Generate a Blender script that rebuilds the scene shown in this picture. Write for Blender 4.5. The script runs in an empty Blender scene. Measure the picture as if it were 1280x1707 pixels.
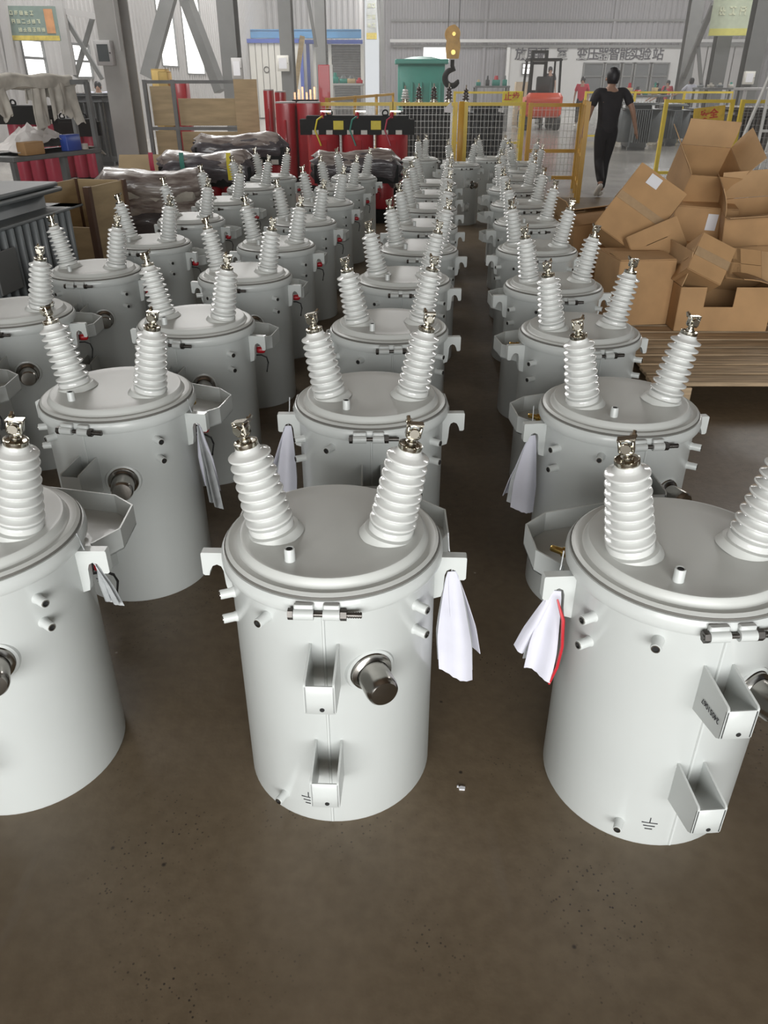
import bpy, bmesh, math, random
from mathutils import Vector, Matrix, Euler
from math import sin, cos, pi, radians as R
random.seed(7)
SC = bpy.context.scene
COL = SC.collection
# ------------------------------------------------------------------ camera
H, TH, F = 1.5, R(29.54), 1264.4
cd = bpy.data.cameras.new('camera'); cam = bpy.data.objects.new('camera', cd); COL.objects.link(cam)
cam.location = (0, 0, H); cam.rotation_euler = (pi/2 - TH, 0, 0)
cd.sensor_fit = 'VERTICAL'; cd.sensor_height = 36; cd.lens = F/1707*36
cd.clip_end = 300; SC.camera = cam
# ------------------------------------------------------------------ sky, daylight, exposure
w = bpy.data.worlds.new('sky'); SC.world = w; w.use_nodes = True
bg = w.node_tree.nodes['Background']; bg.inputs[0].default_value = (0.93, 0.97, 1.0, 1); bg.inputs[1].default_value = 0.75
def area(name, loc, rot, sx, sy, power, color=(1, 1, 1)):
    l = bpy.data.lights.new(name, 'AREA'); l.shape = 'RECTANGLE'; l.size = sx; l.size_y = sy; l.energy = power; l.color = color
    o = bpy.data.objects.new(name, l); COL.objects.link(o); o.location = loc; o.rotation_euler = [R(a) for a in rot]; return o
area('doorway_daylight', (-0.5, -6.8, 2.0), (90-2, 0, 0), 9.0, 3.6, 1020, (1.0, 1.0, 0.985))
for i, (x, y) in enumerate([(-6.6, 12.5), (-5.6, 20), (13, 20), (-5.0, 32), (13.5, 32), (1.0, 44), (15, 44)]):  # first entry is an added fill lamp, brightening the dim left bench area
    area('skylight_and_fill', (x, y, 8.75), (0, 0, 0), 1.6, 8.5, 450 if y < 15 else 1000 if y < 40 else 1300, (1, 0.99, 0.97))
SC.view_settings.view_transform = 'Standard'; SC.view_settings.look = 'None'
SC.view_settings.gamma = 1; SC.view_settings.use_curve_mapping = False
SC.view_settings.exposure = 0.0
SC.cycles.max_bounces = 6; SC.cycles.diffuse_bounces = 3; SC.cycles.glossy_bounces = 3; SC.cycles.transmission_bounces = 4; SC.cycles.transparent_max_bounces = 6
SC.cycles.use_denoising = True
SC.cycles.sample_clamp_indirect = 6
# ------------------------------------------------------------------ materials
MATS = {}
def mat(name, col, rough=0.5, metal=0.0, noise=0.0, scale=8.0, bump=0.0, spec=0.5, coat=0.0, alpha=1.0, trans=0.0, stretch=None, col2=None):
    if name in MATS: return MATS[name]
    m = bpy.data.materials.new(name); m.use_nodes = True; nt = m.node_tree; b = nt.nodes['Principled BSDF']
    b.inputs['Base Color'].default_value = (*col, 1); b.inputs['Roughness'].default_value = rough; b.inputs['Metallic'].default_value = metal
    b.inputs['Specular IOR Level'].default_value = spec; b.inputs['Coat Weight'].default_value = coat
    b.inputs['Alpha'].default_value = alpha; b.inputs['Transmission Weight'].default_value = trans
    if noise or bump:
        tc = nt.nodes.new('ShaderNodeTexCoord'); n = nt.nodes.new('ShaderNodeTexNoise'); n.inputs['Scale'].default_value = scale; n.inputs['Detail'].default_value = 5
        src = tc.outputs['Object']
        if stretch:
            mp = nt.nodes.new('ShaderNodeMapping'); mp.inputs['Scale'].default_value = stretch; nt.links.new(src, mp.inputs[0]); src = mp.outputs[0]
        nt.links.new(src, n.inputs['Vector'])
        if noise:
            r = nt.nodes.new('ShaderNodeValToRGB'); c2 = col2 or tuple(c*(1-noise) for c in col)
            r.color_ramp.elements[0].color = (*c2, 1); r.color_ramp.elements[1].color = (*col, 1)
            r.color_ramp.elements[0].position = 0.35; r.color_ramp.elements[1].position = 0.65
            nt.links.new(n.outputs['Fac'], r.inputs[0]); nt.links.new(r.outputs[0], b.inputs['Base Color'])
        if bump:
            bp = nt.nodes.new('ShaderNodeBump'); bp.inputs['Strength'].default_value = bump; bp.inputs['Distance'].default_value = 0.01
            nt.links.new(n.outputs['Fac'], bp.inputs['Height']); nt.links.new(bp.outputs[0], b.inputs['Normal'])
    MATS[name] = m; return m
def glow(name, col, s):
    m = bpy.data.materials.new(name); m.use_nodes = True; nt = m.node_tree; b = nt.nodes['Principled BSDF']
    b.inputs['Base Color'].default_value = (*col, 1); b.inputs['Emission Color'].default_value = (*col, 1); b.inputs['Emission Strength'].default_value = s; return m
PAINT = mat('tank_paint', (0.595, 0.62, 0.605), 0.32, noise=0.04, scale=3.0, coat=0.15)
PORC = mat('grey_porcelain', (0.655, 0.665, 0.645), 0.16, noise=0.03, scale=6, coat=0.4)
STEEL = mat('stainless_steel', (0.42, 0.40, 0.37), 0.22, 1.0, noise=0.2, scale=20)
ZINC = mat('nickel_plate', (0.72, 0.69, 0.60), 0.16, 1.0, noise=0.1, scale=30)
BOLT = mat('dark_steel', (0.16, 0.15, 0.14), 0.35, 0.9, noise=0.3, scale=40)
BRASS = mat('brass', (0.62, 0.42, 0.13), 0.25, 1.0, noise=0.1, scale=40)
HOLE = mat('thread_hole', (0.015, 0.015, 0.015), 0.6, noise=0.2)
INK = mat('black_ink', (0.02, 0.02, 0.025), 0.7, noise=0.2)
REDCAP = mat('red_plastic_cap', (0.42, 0.012, 0.02), 0.35, noise=0.1)
RUBBER = mat('black_rubber', (0.02, 0.02, 0.02), 0.6, noise=0.2)
LIDP = mat('lid_paint', (0.58, 0.595, 0.57), 0.36, noise=0.04, scale=3.0)
GASKET = mat('lid_gasket', (0.16, 0.155, 0.14), 0.7, noise=0.2)
PAPER = mat('white_paper', (0.66, 0.66, 0.74), 0.7, noise=0.06, scale=12)
POUCH = mat('plastic_pouch', (0.50, 0.52, 0.53), 0.15, noise=0.2, scale=25, bump=0.5, coat=0.5)
REDEDGE = mat('red_plastic_edge', (0.55, 0.02, 0.03), 0.35, noise=0.1)
CARD = mat('cardboard', (0.47, 0.28, 0.13), 0.75, noise=0.16, scale=5, bump=0.05)
CARDIN = mat('cardboard_inside', (0.50, 0.315, 0.16), 0.8, noise=0.14, scale=5)
TAPE = mat('packing_tape', (0.42, 0.29, 0.17), 0.2, noise=0.1, scale=30, coat=0.6)
LABELW = mat('white_label', (0.75, 0.75, 0.78), 0.6, noise=0.03)
WOOD = mat('pallet_wood', (0.60, 0.44, 0.275), 0.75, noise=0.5, scale=3.0, bump=0.1, stretch=(1, 14, 14))
PLY = mat('plywood', (0.53, 0.40, 0.23), 0.7, noise=0.22, scale=2.5, stretch=(1, 1, 6))
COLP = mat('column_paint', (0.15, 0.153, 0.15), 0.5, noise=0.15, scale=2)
COLP_LIT = mat('front_lit_column_paint', (0.37, 0.365, 0.35), 0.5, noise=0.15, scale=2)  # column paint made lighter: front light on the nearest column put into its colour
FRAMEG = mat('grey_steel_frame', (0.17, 0.175, 0.175), 0.5, noise=0.2, scale=6)
WALLG = mat('grey_wall_sheet', (0.27, 0.265, 0.285), 0.55, noise=0.06, scale=0.6)
WALLL = mat('pale_wall_sheet', (0.44, 0.43, 0.425), 0.55, noise=0.08, scale=0.5)
WALLW = mat('white_panel', (0.66, 0.645, 0.59), 0.5, noise=0.04, scale=1)
SIGNW = mat('sign_panel', (0.52, 0.52, 0.51), 0.5, noise=0.04, scale=1)
BLUE = mat('blue_paint', (0.05, 0.10, 0.42), 0.4, noise=0.1, scale=4)
SKYB = mat('crane_blue', (0.10, 0.33, 0.60), 0.4, noise=0.1, scale=4)
YEL = mat('yellow_paint', (0.80, 0.60, 0.06), 0.4, noise=0.12, scale=4)
ORA = mat('orange_paint', (0.62, 0.34, 0.03), 0.4, noise=0.12, scale=4)
GRN = mat('green_paint', (0.045, 0.25, 0.20), 0.45, noise=0.1, scale=2)
FINR = mat('radiator_grey', (0.17, 0.185, 0.19), 0.4, noise=0.12, scale=3)
FIND = mat('dark_radiator', (0.055, 0.06, 0.065), 0.45, noise=0.2, scale=3)
COILR = mat('red_resin', (0.46, 0.02, 0.032), 0.35, noise=0.12, scale=3, coat=0.2)
COILP = mat('pink_red_resin', (0.50, 0.05, 0.095), 0.4, noise=0.15, scale=3)
BLACKP = mat('black_paint', (0.010, 0.011, 0.011), 0.55, noise=0.2, scale=5, spec=0.2)
YLAB = mat('yellow_label', (0.75, 0.62, 0.03), 0.5, noise=0.08, scale=20)
COPPER = mat('copper', (0.60, 0.33, 0.20), 0.3, 1.0, noise=0.2, scale=20)
WRAP = mat('clear_wrap', (0.40, 0.36, 0.33), 0.3, noise=0.35, scale=5, bump=0.9, coat=0.3, stretch=(1, 5, 5), col2=(0.15, 0.115, 0.105))
WRAPD = mat('dark_wrap', (0.10, 0.09, 0.10), 0.32, noise=0.4, scale=8, bump=0.8, coat=0.4, stretch=(1, 4, 4))
CLOTH = mat('dusty_white_cloth', (0.56, 0.53, 0.47), 0.9, noise=0.3, scale=7, bump=0.6)
BLUEC = mat('blue_cloth', (0.03, 0.07, 0.19), 0.8, noise=0.3, scale=8)
BROWNI = mat('brown_glaze', (0.045, 0.028, 0.025), 0.2, noise=0.2, coat=0.5)
WHITEP = mat('white_paint', (0.72, 0.72, 0.70), 0.4, noise=0.05)
SKIN = mat('skin', (0.40, 0.235, 0.165), 0.55, noise=0.06, scale=20)
HAIR = mat('black_hair', (0.012, 0.012, 0.016), 0.5, noise=0.3, scale=60, bump=0.3)
SHIRTB = mat('black_cotton', (0.022, 0.020, 0.024), 0.85, noise=0.15, scale=10)
TROUS = mat('black_trousers', (0.014, 0.013, 0.016), 0.85, noise=0.15, scale=10)
SHOE = mat('grey_shoe', (0.62, 0.60, 0.55), 0.6, noise=0.15, scale=20)
SHIRTR = mat('red_cotton', (0.50, 0.03, 0.06), 0.85, noise=0.1, scale=10)
SHIRTW = mat('pale_blue_cotton', (0.55, 0.56, 0.64), 0.85, noise=0.1, scale=10)
REDPL = mat('orange_red_body', (0.60, 0.075, 0.03), 0.35, noise=0.08, scale=4)
GOLD = mat('crane_block_yellow', (0.62, 0.36, 0.08), 0.4, noise=0.3, scale=6)
DGLASS = mat('dark_glass', (0.08, 0.09, 0.095), 0.08, noise=0.1)
WIRE = mat('galvanised_wire', (0.42, 0.42, 0.40), 0.4, 0.6, noise=0.1)
SKYPANE = glow('sky_lit_pane', (1.0, 0.99, 0.96), 1.5)
def floor_mat():
    m = bpy.data.materials.new('workshop_floor'); m.use_nodes = True; nt = m.node_tree; b = nt.nodes['Principled BSDF']; L = nt.links.new
    tc = nt.nodes.new('ShaderNodeTexCoord')
    def noise(s, d=4, st=None):
        n = nt.nodes.new('ShaderNodeTexNoise'); n.inputs['Scale'].default_value = s; n.inputs['Detail'].default_value = d; src = tc.outputs['Object']
        if st:
            mp = nt.nodes.new('ShaderNodeMapping'); mp.inputs['Scale'].default_value = st; L(src, mp.inputs[0]); src = mp.outputs[0]
        L(src, n.inputs['Vector']); return n.outputs['Fac']
    def ramp(src, stops):
        r = nt.nodes.new('ShaderNodeValToRGB'); e = r.color_ramp.elements
        while len(e) < len(stops): e.new(0.5)
        for k, (p, c) in enumerate(stops): e[k].position = p; e[k].color = (c, c, c, 1) if not isinstance(c, tuple) else (*c, 1)
        L(src, r.inputs[0]); return r.outputs[0]
    def mix(f, a, c, mode='MIX'):
        x = nt.nodes.new('ShaderNodeMix'); x.data_type = 'RGBA'; x.blend_type = mode
        for sock, val in ((x.inputs[0], f), (x.inputs[6], a), (x.inputs[7], c)):
            if isinstance(val, (tuple, float)): sock.default_value = val if isinstance(val, float) else (*val, 1)
            else: L(val, sock)
        return x.outputs[2]
    base = ramp(noise(1.3, 6), [(0.3, (0.125, 0.092, 0.056)), (0.7, (0.180, 0.136, 0.088))])
    base = mix(ramp(noise(28, 4), [(0.35, 0.0), (0.75, 0.5)]), base, (0.088, 0.062, 0.036))
    # scuffs
    base = mix(ramp(noise(9, 5, (1, 0.15, 1)), [(0.62, 0.0), (0.75, 0.28)]), base, (0.20, 0.17, 0.14))
    # chips: small dark pits, clustered
    v = nt.nodes.new('ShaderNodeTexVoronoi'); v.inputs['Scale'].default_value = 75; L(tc.outputs['Object'], v.inputs['Vector'])
    pit = ramp(v.outputs['Distance'], [(0.13, 1.0), (0.21, 0.0)])
    cl = ramp(noise(3.2, 3), [(0.50, 0.0), (0.64, 1.0)])
    pm = mix(1.0, pit, cl, 'MULTIPLY')
    v2 = nt.nodes.new('ShaderNodeTexVoronoi'); v2.inputs['Scale'].default_value = 7; L(tc.outputs['Object'], v2.inputs['Vector'])
    pm = mix(1.0, pm, ramp(v2.outputs['Distance'], [(0.02, 1.0), (0.045, 0.0)]), 'LIGHTEN')
    base = mix(pm, base, (0.03, 0.021, 0.015))
    v3 = nt.nodes.new('ShaderNodeTexVoronoi'); v3.inputs['Scale'].default_value = 4.2; L(tc.outputs['Object'], v3.inputs['Vector'])
    base = mix(ramp(v3.outputs['Distance'], [(0.012, 0.7), (0.022, 0.0)]), base, (0.5, 0.46, 0.4))
    # pale painted floor of the test bay beyond the fence
    sx = nt.nodes.new('ShaderNodeSeparateXYZ'); L(tc.outputs['Object'], sx.inputs[0])
    edge = nt.nodes.new('ShaderNodeMath'); edge.operation = 'GREATER_THAN'; L(sx.outputs['Y'], edge.inputs[0]); edge.inputs[1].default_value = 12.2
    pale = ramp(noise(0.9, 5), [(0.3, (0.24, 0.23, 0.215)), (0.7, (0.34, 0.33, 0.305))])
    base = mix(edge.outputs[0], base, pale); L(base, b.inputs['Base Color'])
    ro = ramp(noise(2.5, 5), [(0.3, 0.36), (0.7, 0.52)]); L(mix(edge.outputs[0], ro, (0.2, 0.2, 0.2)), b.inputs['Roughness'])
    bp = nt.nodes.new('ShaderNodeBump'); bp.inputs['Strength'].default_value = 0.12; bp.inputs['Distance'].default_value = 0.004; L(noise(60, 3), bp.inputs['Height']); L(bp.outputs[0], b.inputs['Normal'])
    return m
FLOORM = floor_mat()
# ------------------------------------------------------------------ helpers
def tag(o, label=None, cat=None, group=None, kind=None):
    if label: o['label'] = label
    if cat: o['category'] = cat
    if group: o['group'] = group
    if kind: o['kind'] = kind
    return o
def thing(name, label, cat, loc=(0, 0, 0), rz=0.0, group=None):
    o = bpy.data.objects.new(name, None); COL.objects.link(o); o.location = loc; o.rotation_euler = (0, 0, rz); o.empty_display_size = 0.1
    return tag(o, label, cat, group)
def ray(u, v):
    x = (u-640)/F; y = (v-853.5)/F
    return Vector((x, cos(TH)-y*sin(TH), -sin(TH)-y*cos(TH)))
def atY(u, v, Y):
    d = ray(u, v); return Vector((0, 0, H)) + d*(Y/d.y)
def atZ(u, v, Z=0.0):
    d = ray(u, v); return Vector((0, 0, H)) + d*((Z-H)/d.z)
class MB:
    def __init__(s): s.v = []; s.f = []; s.mi = []; s.cur = 0
    def add(s, vs, fs, M=None):
        o = len(s.v); s.v += [tuple(M @ Vector(p)) if M else tuple(p) for p in vs]
        for f in fs: s.f.append([o+i for i in f]); s.mi.append(s.cur)
        return s
    def box(s, c, d, rot=None, M=None):
        x, y, z = d[0]/2, d[1]/2, d[2]/2
        T = Matrix.Translation(c) @ (Euler(rot).to_matrix().to_4x4() if rot else Matrix())
        if M: T = M @ T
        vs = [(-x, -y, -z), (x, -y, -z), (x, y, -z), (-x, y, -z), (-x, -y, z), (x, -y, z), (x, y, z), (-x, y, z)]
        return s.add(vs, [(0, 3, 2, 1), (4, 5, 6, 7), (0, 1, 5, 4), (1, 2, 6, 5), (2, 3, 7, 6), (3, 0, 4, 7)], T)
    def bbox(s, c, d, b=0.01, M=None, rot=None):
        """box with bevelled edges (vertical and horizontal chamfer)"""
        x, y, z = d[0]/2, d[1]/2, d[2]/2
        def ring(zz, i): return [(-x+i+b, -y+i, zz), (x-i-b, -y+i, zz), (x-i, -y+i+b, zz), (x-i, y-i-b, zz), (x-i-b, y-i, zz), (-x+i+b, y-i, zz), (-x+i, y-i-b, zz), (-x+i, -y+i+b, zz)]
        vs = ring(-z, b*0.7)+ring(-z+b, 0)+ring(z-b, 0)+ring(z, b*0.7); fs = [list(range(7, -1, -1)), list(range(24, 32))]
        for k in range(3):
            for i in range(8): fs.append((k*8+i, k*8+(i+1) % 8, k*8+8+(i+1) % 8, k*8+8+i))
        T = Matrix.Translation(c) @ (Euler(rot).to_matrix().to_4x4() if rot else Matrix())
        return s.add(vs, fs, M @ T if M else T)
    def lathe(s, prof, seg=32, M=None, closed=False):
        vs = []; n = len(prof)
        for r, z in prof:
            for k in range(seg): a = 2*pi*k/seg; vs.append((r*cos(a), r*sin(a), z))
        fs = []
        for j in range(n if closed else n-1):
            j2 = (j+1) % n
            for k in range(seg): fs.append((j*seg+k, j*seg+(k+1) % seg, j2*seg+(k+1) % seg, j2*seg+k))
        if not closed:
            if prof[0][0] > 1e-6: fs.append(list(range(seg-1, -1, -1)))
            if prof[-1][0] > 1e-6: fs.append([(n-1)*seg+k for k in range(seg)])
        return s.add(vs, fs, M)
    def cyl(s, p0, p1, r0, r1=None, seg=12):
        p0 = Vector(p0); p1 = Vector(p1); d = p1-p0; r1 = r0 if r1 is None else r1
        M = Matrix.Translation(p0) @ d.to_track_quat('Z', 'Y').to_matrix().to_4x4()
        return s.lathe([(r0, 0), (r1, d.length)], seg, M)
    def tube(s, pts, r, seg=8, flat=1.0):
        pts = [Vector(p) for p in pts]; vs = []; n = len(pts); rr = r if isinstance(r, (list, tuple)) else [r]*n
        up = Vector((0, 0, 1)) if abs((pts[-1]-pts[0]).normalized().z) < 0.9 else Vector((0, 1, 0))
        for i, p in enumerate(pts):
            t = (pts[min(i+1, n-1)]-pts[max(i-1, 0)]).normalized(); a = t.cross(up)
            a = a.normalized() if a.length > 1e-5 else Vector((1, 0, 0)); b = a.cross(t)
            for k in range(seg): q = 2*pi*k/seg; vs.append(p + a*cos(q)*rr[i] + b*sin(q)*rr[i]*flat)
        fs = [list(range(seg-1, -1, -1)), [(n-1)*seg+k for k in range(seg)]]
        for i in range(n-1):
            for k in range(seg): fs.append((i*seg+k, i*seg+(k+1) % seg, (i+1)*seg+(k+1) % seg, (i+1)*seg+k))
        return s.add(vs, fs)
    def bar(s, p0, p1, w, h=None):
        p0 = Vector(p0); p1 = Vector(p1); d = p1-p0; h = h or w
        M = Matrix.Translation((p0+p1)/2) @ d.to_track_quat('Z', 'Y').to_matrix().to_4x4()
        return s.box((0, 0, 0), (w, h, d.length), M=M)
    def prism(s, poly, t0, t1, M=None):
        n = len(poly); vs = [(x, y, t0) for x, y in poly]+[(x, y, t1) for x, y in poly]
        fs = [list(range(n-1, -1, -1)), list(range(n, 2*n))]+[(i, (i+1) % n, n+(i+1) % n, n+i) for i in range(n)]
        return s.add(vs, fs, M)
    def sheet(s, grid, t):
        """grid[i][j] of points, closed shell of thickness t along the local normal"""
        n, m = len(grid), len(grid[0]); top = []; bot = []
        for i in range(n):
            for j in range(m):
                p = Vector(grid[i][j]); a = Vector(grid[min(i+1, n-1)][j])-Vector(grid[max(i-1, 0)][j]); b = Vector(grid[i][min(j+1, m-1)])-Vector(grid[i][max(j-1, 0)])
                nn = a.cross(b); nn = nn.normalized() if nn.length > 1e-9 else Vector((0, 0, 1)); top.append(p+nn*t/2); bot.append(p-nn*t/2)
        N = n*m; ix = lambda i, j: i*m+j; fs = []
        for i in range(n-1):
            for j in range(m-1):
                fs.append((ix(i, j), ix(i+1, j), ix(i+1, j+1), ix(i, j+1))); fs.append((N+ix(i, j), N+ix(i, j+1), N+ix(i+1, j+1), N+ix(i+1, j)))
        rim = [ix(i, 0) for i in range(n)]+[ix(n-1, j) for j in range(1, m)]+[ix(i, m-1) for i in range(n-2, -1, -1)]+[ix(0, j) for j in range(m-2, 0, -1)]
        for k in range(len(rim)): a, b = rim[k], rim[(k+1) % len(rim)]; fs.append((a, N+a, N+b, b))
        return s.add(top+bot, fs)
    def build(s, name, m, parent=None, smooth=40, loc=None, rot=None):
        me = bpy.data.meshes.new(name); me.from_pydata(s.v, [], s.f); me.update()
        bm = bmesh.new(); bm.from_mesh(me); bmesh.ops.recalc_face_normals(bm, faces=bm.faces); bm.to_mesh(me); bm.free()
        for mm in (m if isinstance(m, (list, tuple)) else [m]): me.materials.append(mm)
        if any(s.mi): me.polygons.foreach_set('material_index', s.mi)
        if smooth:
            me.polygons.foreach_set('use_smooth', [True]*len(me.polygons)); me.set_sharp_from_angle(angle=R(smooth))
        o = bpy.data.objects.new(name, me); COL.objects.link(o)
        if parent: o.parent = parent
        if loc: o.location = loc
        if rot: o.rotation_euler = rot
        return o
KIDS = None
def copy_tree(o, parent=None):
    c = o.copy(); COL.objects.link(c); c.parent = parent
    for ch in list(o.children): copy_tree(ch, c)
    return c
def structure(o): o['kind'] = 'structure'; return o
def text(name, s, size, m, parent=None, M=None, depth=0.002, bold=0.0):
    cu = bpy.data.curves.new(name, 'FONT'); cu.body = s; cu.size = size; cu.extrude = depth; cu.align_x = 'CENTER'; cu.align_y = 'CENTER'; cu.offset = bold
    t = bpy.data.objects.new(name, cu); COL.objects.link(t)
    bpy.context.view_layer.update()
    me = bpy.data.meshes.new_from_object(t.evaluated_get(bpy.context.evaluated_depsgraph_get()))
    bpy.data.objects.remove(t); me.name = name
    if M: me.transform(M)
    me.materials.clear(); me.materials.append(m)
    o = bpy.data.objects.new(name, me); COL.objects.link(o)
    if parent: o.parent = parent
    return o
# ------------------------------------------------------------------ setting: floor, walls, roof
def wall_sheet(p0, p1, z0, z1, pitch, depth, holes=()):
    """vertical corrugated sheet from p0 to p1 (x, y); holes = (s0, s1, za, zb) along its length"""
    mb = MB(); p0 = Vector((p0[0], p0[1], 0)); p1 = Vector((p1[0], p1[1], 0)); d = (p1-p0); L = d.length; d /= L; nrm = Vector((-d.y, d.x, 0))
    cuts = sorted({0.0, L, *[h[0] for h in holes], *[h[1] for h in holes]})
    for a, b in zip(cuts, cuts[1:]):
        spans = [(z0, z1)]
        for h in holes:
            if h[0] <= a+1e-6 and b <= h[1]+1e-6:
                spans = [q for s_ in spans for q in ((s_[0], min(s_[1], h[2])), (max(s_[0], h[3]), s_[1])) if q[1]-q[0] > 1e-4]
        n = max(1, round((b-a)/pitch)); pts = []
        for k in range(n):
            for f_, o_ in ((0, 0), (0.35, 0), (0.5, depth), (0.85, depth)): pts.append((a+(b-a)*(k+f_)/n, o_))
        pts.append((b, 0))
        for (za, zb) in spans:
            vs = []
            for s_, o_ in pts:
                q = p0+d*s_+nrm*o_; vs += [(q.x, q.y, za), (q.x, q.y, zb)]
            mb.add(vs, [(2*i, 2*i+2, 2*i+3, 2*i+1) for i in range(len(pts)-1)])
    return mb
fl = MB(); fl.box((1.5, 26, -0.05), (60, 72, 0.1)); structure(fl.build('floor', FLOORM, smooth=0))
AX = 0.0826                                   # the building's long axis runs slightly right of the camera axis
def sidex(x0, y): return x0 + AX*(y-15)
# ------------------------------------------------------------------ pole transformer
def lid_parts(root):
    p = MB(); p.lathe([(0, .004), (.205, .004), (.2205, 0), (.2235, .006), (.2235, .60), (.2295, .612), (.2295, .622), (0, .622)], 72); tank = p.build('tank', PAINT, root)
    p = MB(); p.tube([(0, -.2238, .008), (0, -.2238, .3), (0, -.2238, .602)], .0035, 6); p.build('weld_seam', PAINT, tank)
    p = MB(); p.lathe([(0, .622), (.229, .622), (.231, .636), (.229, .648), (.222, .6525), (.214, .650), (.207, .650), (.2045, .652), (.2015, .657), (.199, .6655), (.196, .6685), (.192, .669), (.189, .6685), (.15, .6692), (.1, .6698), (.05, .67), (0, .67)], 72)
    for sx in (-1, 1):
        M = Matrix.Translation((sx*.124, -.022, .664)) @ Euler((0, R(11*sx), 0)).to_matrix().to_4x4()
        p.lathe([(.066, -.004), (.060, .006), (.057, .012), (.051, .014), (0, .014)], 32, M)
    lid = p.build('lid', LIDP, root, smooth=30)
    p = MB(); p.lathe([(.2300, .6400), (.2322, .6440), (.2302, .6475), (.2285, .6440)], 72, closed=True); p.build('gasket', GASKET, lid)
    p = MB(); p.lathe([(.2285, .606), (.2345, .607), (.2385, .614), (.2395, .624), (.2385, .634), (.2345, .641), (.2285, .642)], 72)
    band = p.build('clamp_band', PAINT, root)
    # clamp at the front: two lugs with straps, bolt, nut
    y = -.2475; z = .621
    for (x0, x1) in ((-.052, -.014), (.004, .036)):
        q = MB(); q.cyl((x0, y, z), (x1, y, z), .0115, seg=16); q.bbox(((x0+x1)/2, y+.006, z+.006), (x1-x0, .012, .028), .002); q.build('clamp_lug', PAINT, band)
    q = MB(); q.cyl((-.064, y, z), (.078, y, z), .0055, seg=10); q.cyl((-.063, y, z), (-.053, y, z), .0115, seg=6); q.cyl((.037, y, z), (.049, y, z), .0115, seg=6)
    for k in range(6): q.cyl((.052+k*.0045, y, z), (.0542+k*.0045, y, z), .0066, seg=10)
    q.build('clamp_bolt', BOLT, band)
    p = MB(); M = Matrix.Translation((-.072, -.135, .665)); p.lathe([(.0125, 0), (.011, .005), (.0108, .030), (.0096, .032), (.0066, .031), (.0062, .014), (0, .014)], 20, M); nip = p.build('lid_filler_neck', PAINT, root)
    p = MB(); p.lathe([(.0064, .0), (.0064, .028), (0, .028)][:2]+[(.0064, .0272), (0, .0272)], 16, Matrix.Translation((-.072, -.135, .668))); p.build('neck_hole', HOLE, nip)
def bushing(root, sx):
    M = Matrix.Translation((sx*.124, -.022, .664)) @ Euler((0, R(11*sx), 0)).to_matrix().to_4x4() @ Euler((0, 0, R(-25 if sx < 0 else 5))).to_matrix().to_4x4()
    p = MB(); prof = [(0, .010), (.0465, .010), (.0485, .013), (.0485, .024), (.0465, .0275), (.0395, .0295)]
    n = 8; z = .0305; pitch = .0212
    for k in range(n):
        t = k/(n-1); ro = .0505-.0065*t; ri = ro-.0165
        prof += [(ri, z+.0005), (ri+.002, z+.0022), (ro-.0014, z+.0040), (ro-.0003, z+.0050), (ro, z+.0062), (ro, z+.0084), (ro-.0008, z+.0096), (ro-.0022, z+.0102), (ri+.004, z+.0146), (ri+.0012, z+.0168)]
        z += pitch
    prof += [(.0255, z+.0005), (.0245, z+.006), (0, z+.006)]
    p.lathe(prof, 40, M); b = p.build('bushing', PORC, root, smooth=35)
    zt = z+.005
    p = MB(); p.lathe([(0, zt), (.0235, zt), (.0245, zt+.004), (.0245, zt+.0105), (.0225, zt+.0112), (.0205, zt+.008), (.0125, zt+.006), (.0118, zt+.017), (.0085, zt+.020), (.0085, zt+.026), (0, zt+.026)], 28, M); p.build('bushing_cap', ZINC, b)
    # eye-bolt terminal: a U-shaped clamp body with a cross plate and a bolt through it
    p = MB(); zz = zt+.024
    p.bbox((0, 0, zz+.004), (.026, .022, .008), .002, M)
    for s in (-1, 1): p.bbox((s*.0125, 0, zz+.016), (.006, .021, .026), .002, M)
    p.lathe([(.0095, 0), (.0105, .003), (.0105, .009), (.0095, .011)], 14, M @ Matrix.Translation((0, -.006, zz+.015)) @ Euler((pi/2, 0, 0)).to_matrix().to_4x4())
    p.box((0, .002, zz+.0285), (.034, .018, .0042), rot=(0, R(-7), 0), M=M)
    p.build('terminal_clamp', ZINC, b)
    p = MB(); p.lathe([(.0042, 0), (.0042, .016), (0, .016)], 10, M @ Matrix.Translation((.010*-sx, .012, zz+.024)) @ Euler((R(-48), R(-18*sx), 0)).to_matrix().to_4x4()); p.lathe([(.0068, 0), (.0068, .006), (0, .006)], 6, M @ Matrix.Translation((.010*-sx, .012, zz+.024)) @ Euler((R(-48), R(-18*sx), 0)).to_matrix().to_4x4() @ Matrix.Translation((0, 0, .003)))
    p.build('terminal_bolt', ZINC, b)
def radial(phi, z): return Matrix.Rotation(R(phi), 4, 'Z') @ Matrix.Translation((0, -.2235, z))          # phi from the front, positive to the thing's right; -Y points out
def boss(root, phi, z, r=.0105, l=.030):
    M = radial(phi, z) @ Euler((pi/2, 0, 0)).to_matrix().to_4x4()
    p = MB(); p.lathe([(r*1.25, -.004), (r*1.08, .004), (r, .006), (r, l-.001), (r*.93, l), (r*.62, l), (r*.58, l-.014), (0, l-.014)], 16, M); b = p.build('threaded_boss', PAINT, root)
    p = MB(); p.lathe([(r*.60, l-.013), (r*.60, l-.0012), (0, l-.0012)], 12, M); p.build('boss_hole', HOLE, b)
    p = MB(); p.lathe([(r*.60, l-.002), (r*.80, l-.001), (r*.80, l+.0015), (r*.6, l+.0015)], 14, M, closed=True); p.build('boss_insert', STEEL, b)
    return b
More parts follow.
